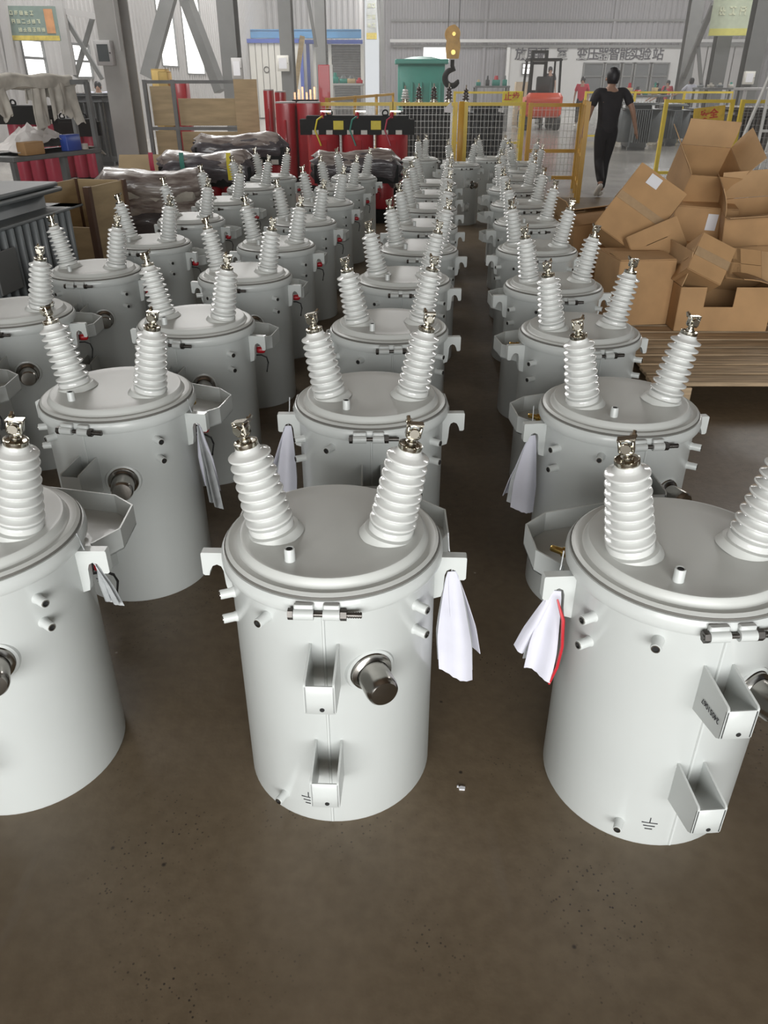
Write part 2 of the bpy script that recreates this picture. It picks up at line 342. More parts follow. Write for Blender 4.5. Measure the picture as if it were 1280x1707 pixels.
def pocket(root, z):
    M = radial(0, z)           # z = top edge; U bracket, plates .0045, opening upwards
    w, d, h, t = .060, .104, .074, .0045
    p = MB()
    side = [(.004, .010), (-d+.004, 0), (-d, -.004), (-d, -h), (-d+.012, -h-.010), (.004, -h-.028)]
    for s in (-1, 1):
        Mx = M @ Matrix.Translation((s*(w/2-t/2), 0, 0)) @ Matrix(((0, 0, 1, 0), (1, 0, 0, 0), (0, 1, 0, 0), (0, 0, 0, 1)))
        p.prism(side, -t/2, t/2, Mx)
    p.bbox((0, -d+t/2, -h/2-.006), (w, t, h-.004), .0015, M)
    b = p.build('mounting_bracket', PAINT, root)
    p = MB(); p.lathe([(.0048, 0), (.0048, .0012), (0, .0012)], 12, M @ Matrix.Translation((.004, -d+.0002, -h+.008)) @ Euler((pi/2, 0, 0)).to_matrix().to_4x4()); p.build('bracket_hole', HOLE, b)
    return b
def relief_cap(root):
    M = radial(24, .447) @ Euler((pi/2, 0, 0)).to_matrix().to_4x4()
    p = MB(); p.lathe([(.0335, .008), (.0335, .060), (.031, .071), (.027, .0755), (.014, .0765), (0, .0765)], 36, M); c = p.build('relief_valve_cap', STEEL, root)
    p = MB(); p.lathe([(.049, -.008), (.046, .001), (.043, .004), (.043, .008), (.039, .010), (.0345, .014), (.0345, .004)], 36, M); p.build('cap_flange', STEEL, c)
    p = MB(); p.lathe([(.058, -.012), (.051, .000), (.043, .0025)], 36, M); p.build('weld_collar', PAINT, c)
def hook(root, sx):
    poly = [(.222, .602), (.290, .602), (.292, .599), (.292, .547), (.288, .543), (.278, .543), (.275, .555), (.268, .568), (.258, .572), (.249, .567), (.245, .555), (.243, .520), (.239, .498), (.222, .492)]
    M = Matrix(((sx, 0, 0, 0), (0, 0, -1, .0), (0, 1, 0, 0), (0, 0, 0, 1)))
    p = MB(); p.prism(poly, -.011, .011, M); p.build('lifting_hook', PAINT, root)
def tray(root):
    # low-voltage guard pan behind the tank: floor plate with an upstand all round
    out = [(-.215, .10), (-.262, .17), (-.258, .29), (-.195, .345), (0, .392), (.195, .345), (.258, .29), (.262, .17), (.215, .10)]
    z0, z1, t = .495, .553, .004
    p = MB(); n = len(out)
    p.prism(out+[(.15, .14), (0, .19), (-.15, .14)], z0, z0+t)
    for (a, b) in zip(out, out[1:]):
        a = Vector((*a, 0)); b = Vector((*b, 0)); d = (b-a).normalized(); nn = Vector((d.y, -d.x, 0))*t
        if nn.dot(a) > 0: nn = -nn
        p.add([(a.x, a.y, z0), (b.x, b.y, z0), (b.x+nn.x, b.y+nn.y, z0), (a.x+nn.x, a.y+nn.y, z0), (a.x, a.y, z1), (b.x, b.y, z1), (b.x+nn.x, b.y+nn.y, z1), (a.x+nn.x, a.y+nn.y, z1)], [(0, 3, 2, 1), (4, 5, 6, 7), (0, 1, 5, 4), (1, 2, 6, 5), (2, 3, 7, 6), (3, 0, 4, 7)])
    p.build('guard_tray', PAINT, root)
def stud(root, phi, z, capm=None):
    M = radial(phi, z) @ Euler((pi/2, 0, 0)).to_matrix().to_4x4()
    p = MB(); p.lathe([(.019, -.004), (.019, .006), (.013, .008), (.011, .018), (0, .018)], 20, M); c = p.build('low_voltage_bushing', PAINT if capm is None else RUBBER, root)
    p = MB()
    if capm is None:
        p.lathe([(.0085, .016), (.0085, .026), (.012, .0265), (.012, .036), (.0085, .0365), (.0080, .062), (.0065, .065), (0, .065)], 16, M); p.build('brass_stud', BRASS, c)
    else:
        p.lathe([(.013, .016), (.0145, .020), (.0145, .040), (.012, .047), (.006, .050), (0, .0505)], 18, M); p.build('red_cap', capm, c)
        q = MB(); q.tube([M @ Vector(v) for v in ((0, -.022, .004), (.012, -.026, .030), (.004, -.034, .052), (.014, -.06, .056), (.010, -.10, .048))], .0032, 6); q.build('lead_wire', RUBBER, c)
def ground_symbol(root):
    p = MB(); th0 = R(-14)
    def seg(x0, x1, z0, z1):
        vs = []
        for r_ in (.2230, .2243):
            for (x, z) in ((x0, z0), (x1, z0), (x1, z1), (x0, z1)):
                a = th0+x/.2235; vs.append((sin(a)*r_, -cos(a)*r_, z))
        p.add(vs, [(0, 3, 2, 1), (4, 5, 6, 7), (0, 1, 5, 4), (1, 2, 6, 5), (2, 3, 7, 6), (3, 0, 4, 7)])
    zc = .066
    seg(-.0010, .0010, zc+.010, zc+.026); seg(-.017, .017, zc+.0080, zc+.0106); seg(-.0125, .0125, zc-.0016, zc+.0010); seg(-.008, .008, zc-.0110, zc-.0084)
    p.build('earth_symbol', INK, root)
def make_transformer():
    root = thing('pole_transformer', 'x', 'transformer')
    lid_parts(root)
    for s in (-1, 1): bushing(root, s); hook(root, s)
    for phi, z in ((-31, .572), (-67, .554), (-67, .490), (54, .562), (54, .500)): boss(root, phi, z)
    boss(root, -30, .058, .0095, .026)
    pocket(root, .520); pocket(root, .256)
    relief_cap(root); tray(root)
    stud(root, -130, .548); stud(root, 102, .525, REDCAP); stud(root, 152, .53); stud(root, 180, .53)
    ground_symbol(root)
    return root
PROTO = make_transformer()
ROWN = {'C': 'middle row, the one its front unit faces the viewer squarely', 'R': '', 'L': '', 'F': ''}
GRP = 'pale grey pole transformers standing in rows'
rows = {
 'C': [(-.111, 1.404, -2), (-.04, 2.215, 1), (.02, 3.02, 3), (.096, 3.87, -3), (.20, 4.66, -2), (.265, 5.47, 4), (.33, 6.28, -2), (.40, 7.12, 3), (.47, 7.95, -3)],
 'R': [(.626, 1.34, 4), (.714, 2.163, 6), (.773, 2.96, 9), (.82, 3.74, 4), (.90, 4.65, -8), (1.0, 5.6, 10), (1.09, 6.5, 12), (1.19, 7.5, 8), (1.34, 8.36, 0), (1.55, 9.12, -8), (1.64, 9.92, 4), (1.36, 10.66, -3)],
 'L': [(-.905, 1.42, 0), (-.84, 2.265, -11), (-.77, 3.09, -10), (-.71, 3.97, -8), (-.65, 4.78, -6), (-.57, 5.65, -12), (-.48, 6.6, -10), (-.41, 7.6, -8), (-.31, 8.5, 0)],
 'F': [(-1.62, 2.42, 0), (-1.57, 3.23, 0), (-1.505, 4.06, -3), (-1.42, 4.85, -14), (-1.38, 5.76, -12), (-1.31, 6.68, -10), (-1.22, 7.62, 0), (-1.14, 8.5, -6)],
 'S': [(.905, 9.85, 12), (.46, 10.6, 70)],
}
ORD = ['first', 'second', 'third', 'fourth', 'fifth', 'sixth', 'seventh', 'eighth', 'ninth', 'tenth', 'eleventh', 'twelfth']
RN = {'C': 'middle row', 'R': 'right row beside the cartons', 'L': 'row left of the middle row', 'F': 'outermost left row'}
special = {
 ('C', 0): 'grey white pole transformer at centre front, two brackets facing the viewer squarely',
 ('C', 1): 'pole transformer right behind the centre front one, clear pouch at its left hook',
 ('R', 0): 'front right pole transformer, red-edged pouch on its hook and handwriting on its bracket',
 ('R', 1): 'second pole transformer of the right row, white papers on its left hook',
 ('L', 0): 'front left pole transformer cut by the picture edge, red cap beside its hook',
 ('L', 1): 'second pole transformer of the row left of the middle, crinkled pouch on right hook',
 ('F', 0): 'pole transformer mostly outside the left edge, only its guard tray and bracket showing',
 ('F', 1): 'nearest pole transformer of the outermost left row, half cut by the picture edge',
 ('F', 2): 'outer left row pole transformer whose left bushing stands before the finned radiator',
 ('S', 0): 'lone pole transformer standing in the aisle between middle and right rows, valve facing front',
 ('S', 1): 'farthest pole transformer before the yellow fence, bushings one behind the other',
}
XF = {}
for rk, lst in rows.items():
    for i, (x, y, yaw) in enumerate(lst):
        o = PROTO if (rk, i) == ('C', 0) else copy_tree(PROTO)
        o.location = (x, y, 0); o.rotation_euler = (0, 0, R(yaw))
        lab = special.get((rk, i)) or '%s pole transformer from the front in the %s' % (ORD[i], RN[rk])
        tag(o, lab, 'transformer', GRP); XF[rk, i] = o
for (rk, i), o in XF.items():          # only the left rows carry the red caps and leads
    if rk in 'CRS':
        for ch in [c for c in o.children if c.name.startswith('low_voltage_bushing')]:
            sub_ = list(ch.children)
            if any(s.name.startswith('red_cap') for s in sub_):
                for s in sub_: bpy.data.objects.remove(s)
                bpy.data.objects.remove(ch)
# ------------------------------------------------------------------ hall shell
def wall(name, p0, p1, z0, z1, m, pitch=0.3, depth=0.035, holes=()):
    return structure(wall_sheet(p0, p1, z0, z1, pitch, depth, holes).build(name, m, smooth=0))
YB = 55.0; YL = 44.0
LW = lambda y: sidex(-8.2, y)
RW = lambda y: sidex(22.5, y)
def sY(px, z, xa):                     # Y where the ray through column px meets the side wall x = sidex(xa, y) near height z
    a = (px-640)/F; k = cos(TH); c = (H-z)*sin(TH)
    return (xa-AX*15-a*c)/(a*k-AX)
L0 = -7.5
# left wall with its windows (start, end, sill, head), measured along the wall
wins = []
for (pa, pb, za, zb) in ((40, 76, 1.62, 2.32), (124, 152, 1.60, 2.32)):
    wins.append((sY(pa, 2, -8.2), sY(pb, 2, -8.2), za, zb))
for (pa, pb, za, zb) in ((264, 292, 1.95, 6.5), (306, 337, 1.75, 6.5)):
    wins.append((sY(pa, 3, -8.2), sY(pb, 3, -8.2), za, zb))
kl = math.hypot(1, AX)
wall('wall_left', (LW(L0), L0), (LW(YL), YL), 0, 9, WALLL, 0.28, 0.03, [((a-L0)*kl, (b-L0)*kl, c, d) for a, b, c, d in wins])
for k, (a, b, c, d) in enumerate(wins):
    fr = MB(); t = .05; A = Vector((LW(a)-.02, a, 0)); B = Vector((LW(b)-.02, b, 0))
    for z in (c, d, (c+d)/2): fr.bar(A+Vector((0, 0, z)), B+Vector((0, 0, z)), t)
    for P in (A, B): fr.bar(P+Vector((0, 0, c)), P+Vector((0, 0, d)), t)
    wn = structure(fr.build('window_%d' % (k+1), FRAMEG, smooth=0))
    for (z0, z1) in ((c, (c+d)/2), ((c+d)/2, d)):
        g = MB(); g.add([(A.x-.03, A.y, z0), (B.x-.03, B.y, z0), (B.x-.03, B.y, z1), (A.x-.03, A.y, z1), (A.x-.05, A.y, z0), (B.x-.05, B.y, z0), (B.x-.05, B.y, z1), (A.x-.05, A.y, z1)], [(0, 1, 2, 3), (7, 6, 5, 4), (0, 4, 5, 1), (1, 5, 6, 2), (2, 6, 7, 3), (3, 7, 4, 0)])
        g.build('pane', SKYPANE, wn, smooth=0)
wall('wall_right', (RW(YB), YB), (RW(L0), L0), 0, 9, WALLG, 0.3, 0.03)
xbl = atY(648, 100, YB).x
wall('wall_end', (xbl-1.5, YL), (LW(YL)-.2, YL), 0, 9, WALLL, 0.28, 0.03)
wa = atY(706, 79, YB); wb = atY(748, 104, YB)
xr0 = RW(YB)+.3; wall('wall_back', (xr0, YB), (xbl-.6, YB), 0, 9, WALLG, 0.33, 0.04, [(xr0-wb.x, xr0-wa.x, wb.z, wa.z)])
pn = MB(); pn.box(((wa.x+wb.x)/2, YB+.06, (wa.z+wb.z)/2), (wb.x-wa.x, .02, wa.z-wb.z)); o = pn.build('window_5', SKYPANE, smooth=0); structure(o)
wall('wall_bay', (xbl-1.5, YB), (xbl-1.5, YL), 0, 9, WALLL, 0.3, 0.03)
wall('wall_front', (LW(L0)-.1, L0), (RW(L0)+.1, L0), 4.2, 9, WALLG, 0.3, 0.03)
rf = MB(); y = L0
while y < YB:
    y2 = min(y+6.3, YB+.2); rf.add([(LW(y)-.3, y, 9), (RW(y)+.3, y, 9), (RW(y2)+.3, y2, 9), (LW(y2)-.3, y2, 9), (LW(y)-.3, y, 9.1), (RW(y)+.3, y, 9.1), (RW(y2)+.3, y2, 9.1), (LW(y2)-.3, y2, 9.1)], [(0, 1, 2, 3), (7, 6, 5, 4), (0, 4, 5, 1), (2, 6, 7, 3), (1, 5, 6, 2), (3, 7, 4, 0)]); y = y2
structure(rf.build('ceiling', mat('roof_sheet', (0.22, 0.155, 0.105), 0.6, noise=0.3, scale=0.4), smooth=0))
# back wall rails and pipes
def trim(n, u0, u1, v, Y, th, m):
    a = atY(u0, v, Y); b = atY(u1, v, Y); q = MB(); q.bar(a, (b.x, b.y, a.z), th); return structure(q.build('trim_%d' % n, m, smooth=0))
trim(1, 652, 1262, 34, YB-.15, .10, FRAMEG); trim(2, 650, 1275, 68, YB-.5, .16, mat('pale_pipe', (.62, .62, .61), .4, noise=.05)); trim(3, 655, 1275, 77, YB-.2, .10, FRAMEG)
for k, px in enumerate((803, 1010)):
    a = atY(px, 150, YB-.12); q = MB(); q.box((a.x, YB-.12, 3), (.14, .14, 6)); structure(q.build('trim_%d' % (4+k), WALLG, smooth=0))
# ---- steel columns
def h_column(name, x, y, label, w=.5, d=.42, h=8.95, m=COLP, rz=-AX, group=None):
    c = thing(name, label, 'column', (x, y, 0), rz, group)
    for s in (-1, 1): q = MB(); q.box((0, s*d/2, h/2), (w, .03, h)); q.build('flange', m, c, smooth=0)
    q = MB(); q.box((0, 0, h/2), (.022, d-.03, h)); q.build('web', m, c, smooth=0)
    q = MB(); q.box((0, 0, .02), (w+.14, d+.14, .04)); q.build('base_plate', m, c, smooth=0)
    return c
CL = [(15.0, 'large grey steel column at left with a glazed switch box, before the plywood rack'), (22.5, 'second grey column on the left, rising behind the plywood rack'),
      (30.0, 'grey column with a white box, before the white panelled booth'), (37.5, 'grey column standing before the dark louvred shutter'), (45.0, 'thin far grey column left of the hanging picture board'), (51.5, 'farthest grey column by the corner of the back wall')]
cols = []
for y, lab in CL:
    cols.append(h_column('steel_column', sidex(-4.50, y), y, lab, .40 if y < 16 else .42, .44, m=COLP_LIT if y < 16 else COLP))
c0 = cols[0]; q = MB(); q.cyl((.16, -.29, 1.95), (.16, -.29, 8), .014, seg=8); q.build('conduit', WALLL, c0)
def wall_box(name, parent, loc, sz, m, glazed):
    q = MB(); q.bbox((0, 0, 0), sz, .01); b = q.build(name, m, parent, loc=loc)
    q = MB(); q.box((0, -sz[1]/2-.004, 0), (sz[0]*.66, .01, sz[2]*.68)); q.build('cover_window', DGLASS if glazed else LABELW, b, smooth=0)
    q = MB(); q.cyl((sz[0]*.42, -sz[1]/2-.02, 0), (sz[0]*.42, -sz[1]/2, 0), .012, seg=10); q.build('latch', BOLT, b)
    return b
wall_box('switch_box', c0, (-.10, -.31, 1.5+.42), (.28, .16, .36), WALLL, True)
wall_box('switch_box', cols[2], (-.1, -.36, 2.05), (.40, .16, .46), WALLW, False)
wall_box('switch_box', cols[1], (.22, -.36, 1.80), (.26, .16, .46), WALLL, False)
wall_box('switch_box', cols[4], (.1, -.36, 2.1), (.5, .16, .6), WALLW, False)
for k, (y, lab) in enumerate(((28, 'right-hand grey column under the edge of the pale green banner'), (32, 'middle of the three slanting-looking grey columns at right'), (36.5, 'leftmost grey column at right beside the test station wall'))):
    h_column('steel_column', (1243, 1189, 1137)[k]/1264.4*(cos(TH)*y+.1)-640/1264.4*(cos(TH)*y+.1), y, lab, .5, .5)
wall_box('switch_box', [o for o in COL.objects if o.name.startswith('steel_column') and o.type == 'EMPTY'][6], (-.1, -.36, 1.62), (.32, .16, .36), WALLW, False)
# braces
def brace(a, b, th, lab, m=COLP):
    q = MB(); q.bar(a, b, th, th); o = q.build('brace', m, smooth=0); tag(o, lab, 'brace'); return o
brace(atY(297, -60, 24), atY(246, 128, 24), .34, 'thick grey diagonal brace left of the bright windows')
brace(atY(300, -28, 27), atY(368, 152, 26.5), .30, 'thick grey diagonal brace crossing the bright windows')
brace(atY(104, 22, 20), atY(171, 132, 20), .09, 'thin brace falling to the right across the left wall window'); brace(atY(156, 24, 20.1), atY(126, 128, 20.1), .09, 'thin brace falling to the left across the left wall window')
brace(atY(94, -20, 19.8), atY(118, 125, 19.8), .20, 'pale upright post between the two left wall windows', WALLL)
brace(atY(0, -20, 18.5), atY(22, 125, 18.5), .14, 'pale upright post at the far left edge', WALLL)
brace(atY(80, 14, 19.9), atY(163, 28, 19.9), .12, 'pale horizontal tie high on the left wall', WALLL)
brace(atY(1190, 5, 32.1), atY(1139, 130, 36.4), .17, 'grey diagonal brace between the right-hand columns'); brace(atY(1163, 70, 34.3), atY(1172, 186, 34.3), .12, 'short grey strut below the right-hand diagonal brace')
brace(atY(480, -200, 33), atY(527, 78, 33), .12, 'thin dark slanting stay left of the louvred shutter'); brace(atY(504, 60, 31), atY(483, 217, 31), .16, 'pale wooden pole leaning by the white booth', PLY)
for k, (u0, u1) in enumerate(((628, 640), (636, 641))): brace(atY(u0, -20, 50+k), atY(u1, 150, 50+k), .16, 'grey post of the far corner frame, %s of the pair' % ('left' if k == 0 else 'right'))
# ---- banners
def banner(lab, u0, u1, v0, v1, Y, base, stripe, lines, skew=0.0, accent=None):
    a = atY(u0, v0, Y); b = atY(u1, v1, Y); wd = b.x-a.x; ht = a.z-b.z
    t = thing('hanging_banner', lab, 'banner', ((a.x+b.x)/2, Y, (a.z+b.z)/2), skew)
    q = MB(); q.box((0, 0, 0), (wd, .05, ht)); q.build('board', base, t, smooth=0)
    q = MB(); q.box((0, -.03, -ht*.42), (wd*.98, .02, ht*.14)); q.build('stripe', stripe, t, smooth=0)
    gl = mat('banner_lettering', (.66, .68, .50), .6, noise=.1); q = MB(); rr = random.Random(3)
    for (zz, x0, x1, s) in lines:
        n = max(2, int((x1-x0)*wd/(s*ht*1.1)))
        for k in range(n):
            x = (x0+(x1-x0)*(k+.5)/n)*wd; g = s*ht
            for dz in (-.38, 0, .38):
                if rr.random() < .8: q.box((x, -.032, zz*ht+dz*g), (g*.8, .012, g*.15))
            for dx in (-.3, .05, .3):
                if rr.random() < .8: q.box((x+dx*g, -.032, zz*ht), (g*.14, .012, g*.9))
    tag(q.build('worn_lettering', gl, t, smooth=0), kind='stuff')
    if accent: q = MB(); q.box((wd*.36, -.033, .07*ht), (wd*.16, .012, ht*.7)); q.build('accent_panel', accent, t, smooth=0)
    return t
GB = mat('banner_green', (.20, .27, .24), .6, noise=.1); YB_ = mat('banner_yellow', (.66, .52, .10), .6, noise=.25, scale=14)
banner('green banner with pale lettering and an orange panel above the left windows', 2, 100, 10, 68, 19, GB, YB_, [(.3, -.46, .1, .13), (.06, -.35, .2, .13), (-.18, -.25, .26, .13)], R(8), mat('banner_orange', (.62, .30, .13), .6, noise=.2))
banner('pale green banner with a yellow bottom band between the right-hand columns', 1196, 1262, -25, 60, 31, mat('banner_pale_green', (.50, .56, .42), .6, noise=.1), mat('banner_lemon', (.66, .62, .16), .6, noise=.1), [(.3, -.4, .3, .15), (.0, -.4, .2, .18)], R(-6))
banner('narrow picture board with a yellow lower band on the far column', 610, 628, -10, 66, 46, mat('board_grey', (.45, .47, .46), .6, noise=.3, scale=3), YB_, [(.25, -.4, .4, .1), (.0, -.4, .4, .1), (-.18, -.4, .4, .1)])
# ---- left bay: crane beam, booth, louvred shutter
a = atY(392, 50, 41); b = atY(602, 63, 41); t = thing('crane_beam', 'light blue crane girder spanning above the white booth', 'beam', ((a.x+b.x)/2, 41, (a.z+b.z)/2))
q = MB(); q.box((0, 0, 0), (b.x-a.x, .3, a.z-b.z)); q.build('girder', SKYB, t, smooth=0)
q = MB(); q.box((0, 0, (a.z-b.z)/2), (b.x-a.x, .42, .04)); q.box((0, 0, -(a.z-b.z)/2), (b.x-a.x, .42, .04)); q.build('girder_flanges', SKYB, t, smooth=0)
q = MB(); q.bbox((-.9, -.25, -.38), (.3, .3, .4), .03); q.cyl((-.9, -.25, -.5), (-.9, -.25, -.95), .03); q.build('hoist', BLUE, t)
a = atY(402, 68, 40); b = atY(503, 160, 40); t = thing('panelled_booth', 'white panelled booth door in a blue frame behind the plywood', 'booth', ((a.x+b.x)/2, 40.2, 0))
wd = b.x-a.x; ht = a.z
for k in range(9): q = MB(); q.bbox((-wd/2+wd*(k+.5)/9, 0, ht/2), (wd/9-.025, .12, ht-.1), .012); q.build('door_panel', WALLW, t, smooth=0)
q = MB(); q.box((0, .1, ht/2), (wd, .05, ht)); q.build('back_sheet', WALLL, t, smooth=0)
for s in (-1, 1): q = MB(); q.box((s*(wd/2+.05), -.02, ht/2), (.14, .3, ht+.1)); q.build('frame_post', BLUE, t, smooth=0)
q = MB(); q.box((0, -.02, ht), (wd+.2, .3, .16)); q.build('frame_head', BLUE, t, smooth=0)
q = MB(); q.lathe([(.10, 0), (.13, 0), (.13, .03), (.10, .03)], 20, Matrix.Translation((-wd*.10, -.07, atY(443, 116, 40).z)) @ Euler((pi/2, 0, 0)).to_matrix().to_4x4(), closed=True); q.build('ring_handle', RUBBER, t)
a = atY(512, 70, 42); b = atY(602, 160, 42); t = thing('louvred_shutter', 'dark louvred shutter in a blue and white frame behind the columns', 'shutter', ((a.x+b.x)/2, 42, 0)); wd = b.x-a.x; ht = a.z
for k in range(26): q = MB(); q.box((.2, 0, .35+k*(ht-.5)/26), (wd*.86, .04, (ht-.5)/26*.86), rot=(R(35), 0, 0)); q.build('slat', FRAMEG, t, smooth=0)
q = MB(); q.box((.2, .1, ht/2), (wd*.86, .03, ht-.2)); q.build('shutter_back', FIND, t, smooth=0)
for x in (-wd/2+.02, .2-wd*.45, .2+wd*.45, .1-wd*.12): q = MB(); q.box((x, -.05, ht/2), (.15, .2, ht)); q.build('frame_post', BLUE if x < -wd*.45 else WALLW, t, smooth=0)
q = MB(); q.box((0, -.05, ht), (wd+.2, .3, .16)); q.build('frame_head', BLUE, t, smooth=0)
# ---- test station on the back wall
def at_rect(u0, u1, v0, v1, Y): a = atY(u0, v0, Y); b = atY(u1, v1, Y); return ((a.x+b.x)/2, (a.z+b.z)/2, b.x-a.x, a.z-b.z)
Yt = YB-1.0
x, z, wd, ht = at_rect(850, 1118, 79, 200, Yt); z0 = 0
t = thing('test_station_room', 'grey test station room with Chinese lettering above its windows on the back wall', 'room', (x, Yt, 0))
top = atY(850, 79, Yt).z; q = MB(); q.box((0, .3, top/2), (wd, .5, top)); q.build('front_wall', SIGNW, t, smooth=0)
q = MB(); q.box((0, .04, top+.05), (wd+.3, .2, .14)); q.build('eaves_rail', FRAMEG, t, smooth=0)
for s in (-1, 1): q = MB(); q.box((s*(wd/2+.08), 0, top/2), (.18, .2, top)); q.build('corner_post', WHITEP if s < 0 else FRAMEG, t, smooth=0)
for (u0, u1, v0, v1, m) in ((871, 886, 106, 124, SKYPANE), (974, 1003, 105, 160, DGLASS), (1006, 1032, 105, 160, DGLASS), (1034, 1052, 105, 160, DGLASS), (1055, 1080, 105, 160, DGLASS), (1083, 1107, 105, 160, DGLASS)):
    xx, zz, ww, hh = at_rect(u0, u1, v0, v1, Yt); f = MB(); d = .07
    for (cx, cz, sx_, sz_) in ((0, hh/2, ww+d, d), (0, -hh/2, ww+d, d), (-ww/2, 0, d, hh), (ww/2, 0, d, hh), (0, hh*.1, ww, d*.6)): f.box((xx-x+cx, -.02, zz+cz), (sx_, .12, sz_))
    f = f.build('window_frame', FRAMEG, t, smooth=0); q = MB(); q.box((xx-x, .03, zz), (ww, .03, hh)); q.build('pane', m, f, smooth=0)
NAVY = mat('navy_lettering', (.012, .012, .03), .8, noise=.2)
for ch, u in zip('放屏蔽室', (868, 887, 905, 937)):
    p = atY(u, 91, Yt); text('letter', ch, .72, NAVY, t, Matrix.Translation((p.x-x, .02, p.z)) @ Euler((pi/2, 0, 0)).to_matrix().to_4x4(), .03, .007)
for ch, u in zip('变压器智能实验站', (970.5, 988.5, 1006, 1024, 1042, 1059.5, 1076, 1097)):
    p = atY(u, 91, Yt); text('letter', ch, .72, NAVY, t, Matrix.Translation((p.x-x, .02, p.z)) @ Euler((pi/2, 0, 0)).to_matrix().to_4x4(), .03, .007)
x, z, wd, ht = at_rect(1136, 1246, 79, 200, Yt+.3)
t = thing('sliding_door', 'pale sliding doors at the right of the back wall', 'door', (x, Yt+.4, 0)); top = atY(1200, 77, Yt).z
for k in range(3): q = MB(); q.bbox((-wd/2+wd*(k+.5)/3, 0, top/2), (wd/3-.08, .1, top), .02); q.build('door_leaf', WALLL, t, smooth=0)
q = MB(); q.box((0, -.1, top+.08), (wd+.4, .16, .16)); q.build('door_track', FRAMEG, t, smooth=0)
# ------------------------------------------------------------------ cartons on the pallet
def plate_between(mb, a, b, c, d, t):
    mb.sheet([[a, b], [d, c]], t)
def carton(label, loc, size, rot=(0, 0, 0), flaps=None, tape=False, stick=None, closed=False, m=None, cut=None, group='flattened and open brown cartons heaped on the pallet'):
    """open-topped corrugated box, base centre at loc; flaps: angle above horizontal, outward = > 90"""
    m = m or CARD; w_, d_, h_ = size; t = .006
    root = thing('carton', label, 'box', loc, 0, group); root.rotation_euler = [R(a) for a in rot]
    q = MB(); q.box((0, 0, t/2), (w_, d_, t))
    if cut:      # front wall with a low-cut opening
        x0, x1, zc = cut
        q.box(((-w_/2+x0)/2, -d_/2, h_/2), (x0+w_/2, t, h_)); q.box(((x1+w_/2)/2, -d_/2, h_/2), (w_/2-x1, t, h_)); q.box(((x0+x1)/2, -d_/2, zc/2), (x1-x0, t, zc))
    else: q.box((0, -d_/2, h_/2), (w_, t, h_))
    q.box((0, d_/2, h_/2), (w_, t, h_))
    for s in (-1, 1): q.box((s*w_/2, 0, h_/2), (t, d_, h_))
    q.build('body', m, root, smooth=0)
    if closed: flaps = {'f': 0, 'b': 0, 'l': -1, 'r': -1}
    for k, ang in (flaps or {}).items():
        a = R(ang); horiz = k in 'fb'; ln = (d_/2 if horiz else min(d_/2, w_/2))*.98; s = -1 if k in 'fl' else 1
        wd = (w_ if horiz else d_)*.985
        q = MB()
        n = 4; grid = []
        for i in range(n+1):
            r_ = ln*i/n; bow = .012*sin(pi*i/n)*(1 if ang > 5 else 0)
            off = -cos(a)*r_ - sin(a)*bow; zz = h_+.004+sin(a)*r_ + cos(a)*bow
            P = (lambda e: (e*wd/2, s*(d_/2+off), zz)) if horiz else (lambda e: (s*(w_/2+off), e*wd/2, zz))
            grid.append([P(-1), P(0), P(1)])
        q.sheet(grid, .005); q.build('flap', CARDIN if ang > 30 else m, root, smooth=30)
    if tape:
        q = MB(); q.box((0, 0, h_+.010), (w_*1.0, .055, .002)); q.box((-w_/2-.005, 0, h_-.06), (.002, .055, .13)); q.box((w_/2+.005, 0, h_-.06), (.002, .055, .13)); q.build('packing_tape', TAPE, root, smooth=0)
    if stick:
        q = MB(); f, u, v, sw, sh = stick
        if f == 't': q.box((u, v, h_+.012), (sw, sh, .002))
        else: q.box((u, -d_/2-.005, v), (sw, .002, sh))
        q.build('paper_label', LABELW, root, smooth=0)
    return root
# pallet: boards across, bearers below
PX0, PX1, PY0, PY1, PZ = 1.42, 3.3, 3.78, 5.55, .135
pl = thing('wooden_pallet', 'low pallet of bare pine boards under the heap of cartons', 'pallet', ((PX0+PX1)/2, PY0, 0))
y = 0; k = 0
while y < PY1-PY0-.05:
    wd = .115+.02*((k*7) % 3)/2; q = MB(); q.bbox((.012*((k*5) % 4-1.5), y+wd/2, PZ-.011+.002*((k*3) % 3)), (PX1-PX0, wd, .022), .004); q.build('pallet_board', WOOD, pl, smooth=0); y += wd+.03; k += 1
for x in (-.78, -.05, .72): q = MB(); q.bbox((x, (PY1-PY0)/2, .055), (.10, PY1-PY0-.06, .078), .003); q.build('pallet_bearer', WOOD, pl, smooth=0)
for x in (-.78, -.05, .72):
    for yy in (.08, .85, 1.65): q = MB(); q.bbox((x, yy, .009), (.10, .12, .018), .002); q.build('pallet_foot', WOOD, pl, smooth=0)
pz = PZ+.004
def on(u, Y, z): p = atZ(u, 900, 0); d = ray(u, 500); return None
def PXY(u, Y, z): c = cos(TH)*Y+(H-z)*sin(TH); return ((u-640)*c/F, Y, z)     # point in column u at depth Y, height z
carton('wide carton at the pallet front with a low cut-out showing its dark inside', PXY(1179, 4.92, pz), (.57, .42, .27), (0, 0, -1), {'l': 82, 'b': 150, 'r': 12}, cut=(-.13, .05, .15))
carton('tall dim carton at the left pallet edge behind the third right-row transformer', PXY(1044, 5.05, pz), (.36, .40, .40), (0, 0, 6), {'f': 4, 'b': 2, 'l': -1, 'r': -1})
carton('carton cut by the right picture edge on the pallet front', PXY(1330, 5.0, pz), (.5, .40, .24), (0, 0, 4), {'f': 0, 'b': 0, 'l': -1, 'r': -1})
bx = carton('large base carton buried in the middle of the heap', PXY(1180, 5.75, 0), (.72, .40, .50), (0, 0, 2), {'f': 3, 'b': 1, 'l': -1, 'r': -1})
